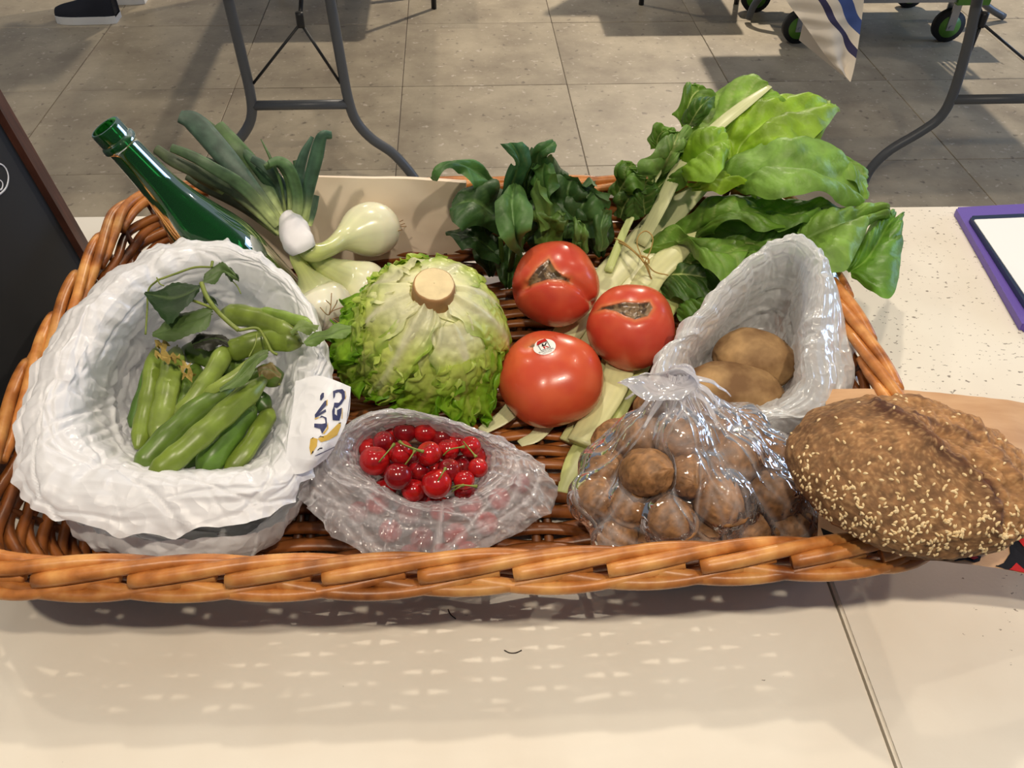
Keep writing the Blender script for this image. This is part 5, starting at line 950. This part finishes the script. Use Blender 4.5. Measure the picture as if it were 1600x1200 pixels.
sgl([(432, 185), (450, 150), (490, 110), (540, 110), (590, 150)], [(434, 190), (480, 160), (530, 145), (570, 155), (610, 185)], [(438, 196), (480, 185), (530, 160), (570, 175), (612, 192)], (.165, .168), srgb(84, 108, 58), 3)
sgl([(545, 135), (575, 130), (600, 150), (615, 180)], [(540, 150), (570, 155), (595, 170), (612, 190)], [(545, 165), (565, 180), (590, 185), (610, 195)], (.166, .166), srgb(52, 76, 40), 4)
sgl([(430, 290), (440, 262), (470, 255), (500, 290)], [(440, 300), (460, 290), (480, 290), (505, 305)], [(450, 312), (470, 315), (490, 315), (510, 318)], (.152, .152), srgb(40, 62, 32), 5)
sgl([(760, 530), (720, 530), (660, 590), (600, 650), (520, 720)], [(758, 545), (710, 570), (660, 620), (600, 680), (520, 735)], [(756, 560), (720, 600), (680, 650), (610, 705), (522, 745)], (.148, .142), srgb(104, 130, 62), 6)
sgl([(860, 430), (900, 395), (960, 390), (1010, 400)], [(865, 440), (910, 420), (960, 420), (1000, 430)], [(870, 450), (910, 445), (960, 445), (990, 450)], (.156, .158), srgb(118, 140, 72), 7)
sgl([(930, 480), (980, 425), (1050, 420), (1110, 400), (1165, 400)], [(930, 490), (990, 460), (1050, 455), (1110, 430), (1165, 420)], [(940, 500), (1000, 490), (1060, 480), (1120, 460), (1165, 440)], (.158, .165), srgb(112, 142, 68), 8)
sgl([(820, 640), (770, 600), (730, 600), (700, 620)], [(820, 655), (770, 630), (730, 625), (705, 640)], [(815, 665), (770, 655), (730, 650), (710, 655)], (.14, .142), srgb(112, 98, 52), 9)
sgl([(375, 480), (430, 450), (500, 440), (560, 470)], [(380, 500), (440, 480), (500, 470), (565, 490)], [(390, 520), (450, 515), (510, 510), (565, 510)], (.132, .132), srgb(44, 44, 34), 10)
YEL = mk('withered_flower', srgb(150, 126, 60), srgb(190, 166, 92), scale=90, rough=.8)
for x, y, r_ in ((232, 500, 30), (225, 550, 26), (265, 565, 30), (300, 565, 24), (345, 610, 30), (360, 650, 34)):
    c_ = P(*q1(x, y), .132); a = np.linspace(0, 2*np.pi, 16, endpoint=False); rr_ = r_*.3167*pxm(c_)
    G = np.array([[c_+CR*math.cos(b)*k*rr_*(1+.3*math.sin(5*b+x))+CU*math.sin(b)*k*rr_*.7+np.array([0, 0, .004*k*math.sin(4*b+y)]) for b in a] for k in (.05, .5, 1)])
    link('withered_petal', G.reshape(-1, 3), gridf(3, 16, cv=True), YEL, sg)
# ------------------------------------------------------------------ cherry bag
ORD = ['first', 'second', 'third', 'fourth', 'fifth', 'sixth', 'seventh', 'eighth', 'ninth', 'tenth']
M_CH = mk('cherry_skin', (.9, .9, .9), (1.1, 1.1, 1.1), scale=60, rough=.16, use_col=True, coat=.3)
kb = thing('cherry_bag', 'hazy see-through plastic bag of red cherries lying open at the front of the basket', 'bag', tuple(P(660, 790, .017)))
K0 = ell(660, 760, 40, 40, .02)
K1 = ell(660, 735, 92, 62, .035)
K2 = [(640, 664, .078), (690, 672, .076), (740, 686, .074), (762, 706, .07), (756, 735, .066), (750, 758, .064), (712, 772, .062), (680, 780, .062), (640, 782, .063), (620, 770, .066), (585, 745, .07), (560, 722, .074), (556, 696, .078), (590, 676, .08)]
K3 = [(626, 648, .098), (690, 660, .094), (752, 680, .088), (790, 704, .08), (776, 740, .074), (752, 764, .071), (712, 776, .07), (690, 782, .07), (634, 784, .072), (606, 760, .078), (570, 740, .086), (546, 720, .092), (540, 690, .096), (572, 662, .1)]
K4 = [(606, 629, .104), (690, 650, .097), (765, 674, .09), (832, 712, .076), (824, 752, .07), (772, 782, .068), (724, 802, .068), (690, 804, .068), (618, 804, .07), (560, 770, .078), (525, 748, .086), (498, 726, .092), (528, 680, .1), (560, 650, .104)]
K5 = [(604, 630, .09), (695, 655, .084), (780, 684, .076), (874, 736, .06), (872, 790, .05), (812, 832, .046), (748, 860, .044), (690, 872, .044), (608, 878, .048), (548, 850, .056), (488, 806, .066), (452, 764, .076), (506, 700, .086), (552, 655, .09)]
K6 = [(620, 670, .05), (690, 690, .046), (770, 720, .042), (830, 765, .036), (840, 800, .032), (786, 850, .026), (735, 884, .024), (690, 894, .024), (624, 890, .026), (572, 870, .03), (520, 815, .038), (496, 780, .044), (530, 720, .048), (572, 690, .05)]
K7 = ell(668, 790, 120, 70, .018)
bag('folded_mouth', [K0, K1, K2, K3, K4, K5], M_BAGC, kb, N=40, M=3, seed=21, fu=(1.13, 1.03, 1.012), fv=(1.05, 1.015, 1.01), amp=.009, dens=[0, 0, .02, .06, .10, .10], closed_bottom=False, hem=.004, ridges=110, along=.85, rh=.003, rop=.5)
K5i = [(x+(668-x)*.12, y+(770-y)*.12, h) for x, y, h in K5]
bag('bag_body', [K5i, K6, K7], M_BAGC, kb, N=40, M=4, seed=22, fu=(1.12, 1.03, 1.012), amp=.009, ridges=40, along=.6, rop=.3)
CHS = [(599, 690, 17, .085, 0), (585, 720, 24, .086, 1), (626, 707, 20, .088, 2), (622, 744, 22, .088, 3), (670, 709, 20, .09, 4), (682, 756, 24, .086, 5), (702, 735, 19, .082, 0), (725, 750, 17, .078, 6), (747, 731, 16, .080, 0), (655, 735, 18, .074, 0), (700, 703, 18, .074, 7), (735, 698, 17, .078, 8), (632, 675, 18, .07, 0), (664, 676, 18, .068, 0), (646, 766, 19, .07, 0), (726, 768, 17, .066, 9), (603, 762, 18, .058, 0), (590, 786, 19, .045, 0), (640, 800, 20, .045, 0), (690, 796, 20, .05, 0), (735, 790, 19, .05, 0), (812, 756, 17, .056, 0), (780, 780, 18, .046, 0), (610, 830, 19, .034, 0), (660, 842, 20, .032, 0), (712, 836, 20, .034, 0), (760, 818, 19, .036, 0), (640, 868, 18, .030, 0), (690, 866, 18, .030, 0), (730, 862, 17, .030, 0), (560, 800, 17, .04, 0), (575, 700, 17, .068, 0), (612, 676, 18, .062, 0), (690, 684, 18, .062, 0), (716, 690, 18, .06, 0), (744, 712, 17, .058, 0), (640, 722, 19, .056, 0), (604, 728, 19, .058, 0), (676, 734, 19, .058, 0), (720, 728, 18, .056, 0), (664, 778, 18, .052, 0)]
a = np.linspace(0, np.pi, 22)[:, None]; b = np.linspace(0, 2*np.pi, 28, endpoint=False)[None]
UD = np.stack([np.sin(a)*np.cos(b), np.sin(a)*np.sin(b), np.cos(a)+0*b], -1).reshape(-1, 3)
STEMS = {1: [(592, 722), (604, 708), (616, 694)], 2: [(656, 706), (640, 700), (624, 690)], 3: [(633, 726), (642, 714), (648, 704)], 4: [(624, 692), (634, 696), (662, 706)], 5: [(684, 752), (690, 742), (696, 732)], 6: [(706, 762), (720, 758), (746, 760)], 7: [(692, 712), (704, 702), (726, 698)], 8: [(724, 690), (734, 702), (744, 714)], 9: [(706, 768), (716, 762), (724, 758)]}
rows_ = sorted(CHS, key=lambda q: q[1]); lab = {}; bands = [(0, 692, 'back row'), (692, 716, 'second row from the back'), (716, 742, 'middle row'), (742, 775, 'front row'), (775, 805, 'upper row under film'), (805, 845, 'middle row under film'), (845, 900, 'lowest row under film')]
for y0, y1, nm in bands:
    l = sorted([q for q in CHS if y0 <= q[1] < y1])
    for i, q in enumerate(l): lab[q] = f'red cherry in the hazy bag, {ORD[i]} from left in the {nm}'
for i, q in enumerate(CHS):
    x, y, r_, h, s_ = q; C = P(x, y, h); C[2] = max(C[2], T+.028); r = r_*pxm(C); axr = np.array([random.uniform(-.5, .5), random.uniform(.1, .8), 1.]); axr /= np.linalg.norm(axr); z = UD @ axr
    V = C+UD*(r*(1-.16*np.exp(-((z-1)/.10)**2)-.03*z**2))[:, None]; cc = np.array(srgb(172, 22, 26) if i % 3 else srgb(128, 14, 24))*(1+.5*nz(UD+i*2.3, 1.3, i))[:, None]+np.array([.08, .01, 0])*np.clip(nz(UD*1.1+i, 1.5, 5), 0, 1)[:, None]
    t_ = thing('cherry', lab[q], 'cherry', tuple(C-(0, 0, r)), 'cherries in the hazy bag'); link('fruit', V, gridf(22, 28, cv=True), M_CH, t_, cols=np.clip(cc, 0, 1))
    if s_:
        pt = [P(px2, py2, h+dh) for (px2, py2), dh in zip(STEMS[s_], (.010, .016, .015))]; p = cr(pt, 16); rr_ = np.r_[np.full(13, .00062), .0009, .0014, .0016]; link('stem', *tube(p, rr_, ns=7), M_STEMG, t_)
# ------------------------------------------------------------------ potato bag and potatoes
pb = thing('potato_bag', 'milky white thin plastic bag gaping open over potatoes on the right', 'bag', tuple(P(1170, 620, .018)))
Q0 = ell(1165, 605, 40, 30, .022)
Q1 = [(1215, 500, .05), (1230, 510, .05), (1240, 530, .05), (1242, 560, .05), (1240, 590, .05), (1236, 612, .05), (1200, 630, .05), (1150, 640, .05), (1110, 625, .05), (1080, 600, .05), (1076, 575, .05), (1100, 545, .05), (1140, 515, .05), (1180, 500, .05)]
Q2 = [(1228, 412, .125), (1248, 440, .12), (1252, 480, .11), (1238, 520, .10), (1246, 566, .092), (1244, 606, .088), (1212, 630, .084), (1160, 642, .082), (1104, 622, .082), (1070, 586, .084), (1084, 550, .088), (1120, 520, .096), (1152, 480, .105), (1196, 436, .118)]
Q3 = [(1238, 378, .160), (1266, 394, .156), (1274, 440, .145), (1256, 490, .13), (1246, 548, .12), (1258, 590, .112), (1240, 630, .104), (1180, 646, .1), (1096, 618, .1), (1050, 584, .104), (1062, 546, .112), (1110, 490, .124), (1150, 440, .138), (1200, 396, .154)]
Q4 = [(1240, 350, .168), (1284, 376, .162), (1302, 438, .148), (1298, 490, .134), (1286, 548, .122), (1302, 596, .114), (1284, 650, .104), (1190, 668, .098), (1086, 626, .1), (1016, 600, .104), (1020, 560, .112), (1086, 482, .126), (1134, 428, .14), (1186, 384, .157)]
Q5 = [(1242, 363, .15), (1290, 392, .145), (1312, 440, .13), (1322, 490, .11), (1336, 540, .095), (1352, 590, .082), (1330, 650, .078), (1210, 690, .075), (1090, 640, .08), (996, 626, .085), (1002, 584, .095), (1070, 500, .11), (1122, 440, .125), (1180, 390, .142)]
Q6 = [(1250, 420, .08), (1290, 430, .076), (1310, 470, .066), (1326, 520, .054), (1336, 570, .044), (1340, 620, .036), (1310, 670, .034), (1210, 700, .034), (1110, 680, .036), (1020, 650, .04), (1020, 620, .046), (1090, 540, .06), (1140, 480, .07), (1200, 430, .076)]
Q7 = ell(1180, 640, 130, 80, .019)
bag('bag_film', [Q0, Q1, Q2, Q3, Q4, Q5, Q6, Q7], M_BAGP, pb, N=40, M=3, seed=33, fu=(1.10, 1.008, 1.003), fv=(1.06, 1.008, 1.003), amp=.013, dens=[0, 0, .02, .12, .2, .08, 0, 0], ridges=60, along=.55, rh=.0026, rop=.35)
M_POT = mk('potato_skin', srgb(116, 84, 50), srgb(182, 146, 98), scale=34, rough=.75, bump=.35, bscale=120, c3=srgb(148, 116, 76))
def potato(label, x, y, h, a_, b_, c_, rot, seed):
    C = P(x, y, h); s = pxm(C); A_ = CR*math.cos(rot)-CU*math.sin(rot); A_[2] *= .4; A_ /= np.linalg.norm(A_); Z = np.array([0, 0, 1.]); B2 = np.cross(Z, A_); B2 /= np.linalg.norm(B2); Z = np.cross(A_, B2)
    a = np.linspace(0, np.pi, 44)[:, None]; b = np.linspace(0, 2*np.pi, 56, endpoint=False)[None]; D = np.stack([np.cos(a)+0*b, np.sin(a)*np.cos(b), np.sin(a)*np.sin(b)], -1).reshape(-1, 3)
    k = 1+.07*nz(D, 1.1, seed)+.012*nz(D, 6, seed); r = np.random.default_rng(seed)
    for _ in range(9):
        e = r.normal(size=3); e /= np.linalg.norm(e); k -= .06*np.exp(-((1-D @ e)/.006))
    L_ = np.stack([np.sign(D[:, 0])*np.abs(D[:, 0])**.9*a_*s, D[:, 1]*b_*s, D[:, 2]*c_*s], 1)*k[:, None]; V = C+L_[:, :1]*A_+L_[:, 1:2]*B2+L_[:, 2:]*Z
    t_ = thing('potato', label, 'potato', tuple(C-(0, 0, c_*s)), 'potatoes in the milky bag'); link('tuber', V, gridf(44, 56, cv=True), M_POT, t_)
    ev = []
    for _ in range(5):
        i = r.integers(len(V)); n_ = V[i]-C; n_ /= np.linalg.norm(n_); q = np.cross(n_, (0, 0, 1.)); q /= np.linalg.norm(q)+1e-9; ev.append(tube(np.array([V[i]+(q*math.cos(z_)+np.cross(n_, q)*math.sin(z_))*.0016 for z_ in np.linspace(0, 4.5, 8)]), .0004, ns=5))
    v, f = join(ev); link('eye', v, f, mk('potato_eye', srgb(84, 62, 40), rough=.9), t_)
potato('large brown potato at the back of the milky bag', 1180, 562, .068, 66, 50, 44, .32, 1)
potato('paler dusty potato lying in front of the large one', 1146, 606, .066, 76, 44, 38, .22, 2)
potato('small pale potato showing its top at the front edge of the milky bag', 1150, 648, .052, 34, 30, 28, .1, 3)
# ------------------------------------------------------------------ walnuts and their bag
nb_ = thing('walnut_bag', 'clear knotted plastic bag of walnuts standing beside the bread', 'bag', tuple(P(1080, 790, .017)))
knot = P(1062, 588, .128)
def wl(cx, cy, rx, ry, h): return ell(cx, cy, rx, ry, h, 14)
N0 = wl(1062, 580, 20, 10, .146); N1 = wl(1060, 590, 22, 12, .132); N2 = wl(1066, 616, 42, 22, .122)
N3 = [(1075, 622, .118), (1120, 630, .114), (1170, 650, .106), (1212, 680, .098), (1222, 720, .088), (1190, 760, .084), (1130, 770, .084), (1070, 768, .084), (1010, 760, .084), (968, 740, .086), (950, 710, .092), (966, 676, .102), (1000, 648, .110), (1040, 630, .116)]
N4 = [(1085, 650, .09), (1150, 660, .088), (1206, 685, .08), (1240, 730, .07), (1258, 780, .06), (1220, 820, .058), (1150, 836, .058), (1080, 838, .058), (1000, 826, .058), (936, 800, .06), (908, 760, .066), (926, 716, .074), (970, 680, .084), (1026, 656, .09)]
N5 = [(1085, 690, .05), (1150, 700, .05), (1210, 722, .046), (1250, 765, .042), (1286, 838, .034), (1250, 868, .03), (1170, 878, .03), (1080, 884, .03), (1000, 876, .03), (936, 842, .034), (898, 792, .042), (916, 744, .048), (960, 710, .05), (1020, 692, .05)]
N6 = wl(1090, 810, 160, 60, .018)
NUTS = [(1010, 738, 38, .094, .2), (1062, 684, 36, .104, .5), (1076, 742, 36, .088, .1), (1147, 720, 41, .086, .9), (1126, 783, 42, .078, 1.4), (1045, 812, 38, .068, 1.5), (1206, 776, 39, .066, .7), (1174, 832, 34, .048, .2), (1240, 826, 36, .044, .9), (1102, 846, 37, .044, 1.3), (1030, 858, 36, .038, 1.6), (962, 842, 33, .042, .8), (930, 778, 36, .056, .3), (984, 786, 34, .064, 1.1), (1000, 682, 34, .092, .7), (1112, 668, 34, .094, 1.2), (1206, 712, 34, .072, 1.5), (1160, 668, 34, .082, .5), (945, 730, 34, .066, .1), (1076, 790, 34, .05, 0), (1010, 700, 32, .06, .4), (1150, 750, 34, .05, .9), (1200, 735, 34, .045, .3), (960, 690, 34, .07, 1.2), (1020, 640, 30, .098, 1), (1085, 640, 30, .1, .2)]
NUTB = []
for x, y, r_, h, rt in NUTS:
    C = P(x, y, h); C[2] = max(C[2], T+.036); NUTB.append((C, 1.21*r_*pxm(C)))
_, NG = bag('bag_film', [N0, N1, N2, N3, N4, N5, N6], M_BAGN, nb_, N=60, M=4, seed=41, fu=(.95, .985, 1.0), fv=(.97, .99, 1.0), amp=.002, pin=.03, balls=NUTB, dens=[.7, .6, .12, 0, 0, 0, 0], ridges=120, along=.25, rh=.0018, rop=.32)
# gathered pleats above the nuts and the tuft of the knot
pl = []
for i in range(9):
    a_ = 2*math.pi*i/9+.3; e = P(1062+math.sin(a_)*(95 if i % 2 else 70), 640-math.cos(a_)*38, .112); c0 = P(1062+math.sin(a_)*9, 592-math.cos(a_)*4, .128)
    m_ = (c0+e)/2+np.array([0, 0, .006]); pl.append(tube(cr([c0, m_, e], 18), np.linspace(.0042, .0012, 18), np.linspace(.0012, .0003, 18), ns=8))
M_PLEAT = film('pleated_film', (.90, .89, .93), .42, .85, rough=.18, transl=.35)
v, f = join(pl); v = v+(crumple(v, .0012, 8, 60, 6, 120))[:, None]; link('pleat', v, f, M_PLEAT, nb_)
tf = loft([wl(1064, 588, 11, 7, .130), wl(1056, 590, 20, 11, .140), wl(1040, 596, 44, 16, .148), wl(1024, 606, 62, 22, .150)], 90, 8); tf = tf+gnorm(tf, cv=True)*(crumple(tf, .007, 9, 30, 8, 100)*np.linspace(.2, 1, len(tf))[:, None])[..., None]
link('tuft', tf.reshape(-1, 3), gridf(len(tf), 90, cv=True), M_PLEAT, nb_)
link('knot', *tube(cr([knot+np.array([.010*math.cos(z_), .008*math.sin(z_), .003*math.sin(z_*2)]) for z_ in np.linspace(0, 2*math.pi, 12, endpoint=False)], 40, closed=True), .0042, ns=10, closed=True), M_PLEAT, nb_)
M_NUT = mk('walnut_shell', (.72, .7, .68), (1.18, 1.16, 1.14), scale=110, rough=.55, use_col=True, bump=.5, bscale=260, bdist=.0012)
def nut_mesh(seed):
    a = np.linspace(0, np.pi, 40)[:, None]; b = np.linspace(0, 2*np.pi, 52, endpoint=False)[None]; D = np.stack([np.sin(a)*np.cos(b), np.sin(a)*np.sin(b), np.cos(a)+0*b], -1).reshape(-1, 3)
    ridge = np.exp(-(D[:, 0]/.09)**2); groove = np.exp(-((np.abs(D[:, 0])-.15)/.05)**2); w_ = nz(D, 3.2, seed, 4); w2 = np.abs(nz(D*np.array([1.5, 1.5, .8]), 3.6, seed+9, 2))
    k = 1+.07*ridge-.03*groove+.025*w_-.05*np.exp(-(w2/.05)**2)*(1-ridge)+.10*np.exp(-((1-D[:, 2])/.02))
    V = D*k[:, None]*np.array([.0182, .0176, .0212]); c = np.array(srgb(150, 110, 70))*(1+.55*w_)[:, None]; dk = np.exp(-(w2/.06)**2)[:, None]*(1-ridge[:, None]); c = c*(1-.5*dk)+np.array(srgb(96, 64, 36))*.5*dk
    o = link('walnut', V, gridf(40, 52, cv=True), M_NUT, cols=np.clip(c, 0, 1)); return o
protos = [nut_mesh(s) for s in (3, 8, 15)]
bands = [(0, 676, 'back row'), (676, 715, 'second row from the back'), (715, 765, 'middle row'), (765, 800, 'second row from the front'), (800, 835, 'row above the front'), (835, 900, 'front row')]; lab = {}
for y0, y1, nm in bands:
    for i, q in enumerate(sorted(z_ for z_ in NUTS if y0 <= z_[1] < y1)): lab[q] = f'brown walnut in the clear bag, {ORD[i]} from left in the {nm}'
for i, q in enumerate(NUTS):
    o = protos[i] if i < 3 else protos[i % 3].copy()
    if i >= 3: COL.objects.link(o)
    x, y, r_, h, rt = q; C = P(x, y, h); C[2] = max(C[2], T+.036); o.location = C; sc = 1.08*r_*pxm(C)/.0192; o.scale = (sc, sc, sc); o.rotation_euler = (1.2+random.uniform(-.4, .4), rt*1.2, rt*2+random.uniform(-.5, .5)); tag(o, lab[q], 'walnut', 'walnuts in the clear bag')
# ------------------------------------------------------------------ bread on its paper
Gk, nk = sheet([[(1292, 606, .105), (1400, 606, .11), (1500, 618, .105), (1610, 633, .094), (1690, 668, .058)], [(1276, 846, .082), (1380, 874, .098), (1480, 880, .102), (1600, 896, .084), (1680, 930, .048)]], 60, 40, .0022, 13, f0=10)
kp = link('bread_wrapper', Gk.reshape(-1, 3), gridf(60, 40), M_KRAFT); tag(kp, 'brown kraft paper with black and red print spread under the bread', 'paper')
kv = BVHTree.FromPolygons([tuple(q) for q in Gk.reshape(-1, 3)], gridf(60, 40))
def print_px(name, polys, mat, off):
    bmx = bmesh.new()
    for poly in polys: bmx.faces.new([bmx.verts.new((1200+x/4, 600+y/4, 0)) for x, y in poly])
    bmesh.ops.triangulate(bmx, faces=bmx.faces[:]); bmesh.ops.subdivide_edges(bmx, edges=bmx.edges[:], cuts=3, use_grid_fill=True)
    for v_ in bmx.verts:
        d = Vector(ray(v_.co.x, v_.co.y)).normalized(); hit, nn, _, _ = kv.ray_cast(Vector(CAM), d)
        if hit is None: hit, nn, _, _ = kv.find_nearest(Vector(P(v_.co.x, v_.co.y, .09)))
        v_.co = hit+(nn if nn.dot(d) < 0 else -nn)*off
    me = bpy.data.meshes.new(name); bmx.to_mesh(me); bmx.free(); me.materials.append(mat); o = bpy.data.objects.new(name, me); COL.objects.link(o); o.parent = kp
for q_ in ([[(900, 1050), (1100, 1060), (1200, 1055), (1330, 1080), (1320, 1110), (1290, 1118), (1230, 1100), (1100, 1120), (940, 1085)], [(1500, 960), (1600, 900), (1640, 1180), (1500, 1170), (1400, 1150), (1470, 1120), (1510, 1060)], [(330, 900), (420, 940), (620, 1010), (640, 1030), (500, 1010), (370, 1012)]]): print_px('black_print', [q_], M_BLACK, .0006)
for q_ in ([[(1555, 975), (1610, 930), (1640, 1000), (1590, 1018)], [(1505, 1165), (1545, 1120), (1590, 1160), (1610, 1185)], [(1205, 1066), (1260, 1062), (1310, 1090), (1280, 1102)], [(1010, 1062), (1090, 1066), (1080, 1085), (1020, 1080)], [(520, 970), (600, 1000), (560, 1002)]]): print_px('red_print', [q_], M_RED, .0011)
BRC = P(1423, 741, .142); bs = pxm(BRC)
a = np.linspace(0, np.pi, 150)[:, None]; b = np.linspace(0, 2*np.pi, 240, endpoint=False)[None]; D = np.stack([np.sin(a)*np.cos(b), np.sin(a)*np.sin(b), np.cos(a)+0*b], -1).reshape(-1, 3)
rotb = Matrix.Rotation(math.radians(-14), 3, 'Z')
def bread_shape(D):
    z = D[:, 2]; zz = np.where(z > 0, z*.042, z*.034); k = 1+.045*nz(D, 1.2, 4)
    V = np.stack([D[:, 0]*.0905, D[:, 1]*.0715, zz], 1)*k[:, None]; R_ = np.array(rotb); return BRC+V @ R_.T
V = bread_shape(D); X_, Y_ = proj(V)
R1 = [(1368, 634), (1400, 646), (1440, 672), (1470, 702), (1505, 728), (1530, 742), (1552, 768), (1562, 800), (1560, 830)]; R2_ = [(1360, 610), (1420, 618), (1470, 640), (1512, 660), (1552, 700), (1590, 750)]; R3 = [(1262, 668), (1300, 650), (1340, 640), (1372, 634), (1400, 648)]; R4 = [(1428, 650), (1470, 668), (1500, 676), (1530, 690)]; R5 = [(1520, 724), (1550, 760), (1572, 790), (1566, 828)]
d1, d2, d3, d4, d5 = [seg_dist(X_, Y_, q) for q in (R1, R2_, R3, R4, R5)]
nrm = D*np.array([1/.09, 1/.07, 1/.04]); nrm /= np.linalg.norm(nrm, axis=1)[:, None]; nrm = nrm @ np.array(rotb).T
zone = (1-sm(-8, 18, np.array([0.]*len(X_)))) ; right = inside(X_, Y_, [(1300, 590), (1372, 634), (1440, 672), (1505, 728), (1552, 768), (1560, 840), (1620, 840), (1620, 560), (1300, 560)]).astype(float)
n1_, n2_, n3_ = nz(V, 60, 1, 4), nz(V, 170, 2, 3), nz(V, 420, 3, 2)
disp = .0035*np.exp(-(d1/7)**2)+.0028*np.exp(-(d2/5)**2)+.0022*np.exp(-(d3/6)**2)+.002*np.exp(-(d4/4)**2)-.006*np.exp(-((d5)/6)**2)*sm(-.1, .25, n1_+.15)+.0018*n1_*(1+1.2*right)+.0010*n2_*(.6+1.2*right)+.0003*n3_-.002*np.exp(-((np.hypot(X_-1358, Y_-672))/7)**2)
V = V+nrm*disp[:, None]
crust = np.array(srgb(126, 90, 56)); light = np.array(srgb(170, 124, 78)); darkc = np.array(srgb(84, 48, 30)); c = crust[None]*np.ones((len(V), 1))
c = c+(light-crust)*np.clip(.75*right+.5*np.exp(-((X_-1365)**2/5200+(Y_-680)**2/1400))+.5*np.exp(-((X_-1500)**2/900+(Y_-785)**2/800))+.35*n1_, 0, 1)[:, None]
dk = np.clip(.8*np.exp(-(d1/11)**2)+.55*np.exp(-(d2/5)**2)*sm(-.2, .2, n1_)+.6*np.exp(-(d3/7)**2)*sm(-.1, .2, n2_+.1)+.7*np.exp(-(d4/5)**2)+.95*np.exp(-(d5/5)**2)*sm(-.1, .2, n1_+.1)+.8*np.exp(-((X_-1385)**2+(Y_-637)**2)/120), 0, 1)[:, None]
c = c*(1-dk)+darkc*dk; c = c*(1+.35*n2_+.25*n3_)[:, None]
flour = np.clip(sm(.15, .45, n3_+.3*n2_)*.35, 0, 1)[:, None]; c = c*(1-flour)+np.array(srgb(196, 160, 112))*flour
br = thing('bread_loaf', 'round brown loaf of bread with sesame seeds on kraft paper at the right corner', 'bread', (BRC[0], BRC[1], BRC[2]-.034))
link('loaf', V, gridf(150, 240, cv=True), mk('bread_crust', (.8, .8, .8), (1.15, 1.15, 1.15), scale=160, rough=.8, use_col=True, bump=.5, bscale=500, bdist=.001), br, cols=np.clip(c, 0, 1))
bvh = BVHTree.FromPolygons([tuple(q) for q in V], gridf(150, 240, cv=True)); seeds = []; r = np.random.default_rng(5); cnt = 0
while cnt < 470:
    x, y = r.uniform(1236, 1600), r.uniform(610, 868)
    if inside(np.array([x]), np.array([y]), [(1372, 634), (1440, 668), (1505, 724), (1560, 770), (1600, 800), (1600, 590), (1300, 590)])[0]: p_ = .07
    else: p_ = .06+.94*sm(.25, 1.0, np.array([(y-640)/225 + .30*(1-(x-1236)/130 if x < 1366 else 0)]))[0]**1.3
    if r.uniform() > p_: continue
    hit, nn, _, _ = bvh.ray_cast(Vector(CAM), Vector(ray(x, y)).normalized())
    if hit is None: continue
    cnt += 1; an = r.uniform(0, 6.28); n_ = np.array(nn); u_ = np.cross(n_, (math.cos(an), math.sin(an), .2)); u_ /= np.linalg.norm(u_); w_ = np.cross(n_, u_); L_ = .0016*r.uniform(.85, 1.15); base = np.array(hit)+n_*.0001
    v = [base+u_*L_*(1.25 if i == 0 else 1)*math.cos(q)+w_*L_*.58*math.sin(q) for i, q in enumerate(np.linspace(0, 2*math.pi, 8, endpoint=False))]+[base+n_*.0009+u_*L_*.55*math.cos(q)+w_*L_*.3*math.sin(q) for q in np.linspace(0, 2*math.pi, 8, endpoint=False)]
    seeds.append((np.array(v), [(i, (i+1) % 8, 8+(i+1) % 8, 8+i) for i in range(8)]+[tuple(range(8, 16))]))
v, f = join(seeds); sd = link('sesame_seeds', v, f, mk('sesame', srgb(222, 192, 140), srgb(236, 212, 166), scale=200, rough=.5), br); sd['kind'] = 'stuff'
# ------------------------------------------------------------------ small threads on the table
DEB = mk('dark_thread', srgb(52, 42, 36), rough=.9)
for lb, pts in (('tiny dark curved thread on the white table below the middle of the basket', [(788, 1016), (796, 1020), (806, 1020), (815, 1016)]), ('tiny dark hooked thread in the shadow under the basket rim', [(700, 952), (704, 960), (712, 967)])):
    o = link('thread', *tube(cr([P(x, y, .0008) for x, y in pts], 16), .0005, ns=6), DEB); tag(o, lb, 'thread')
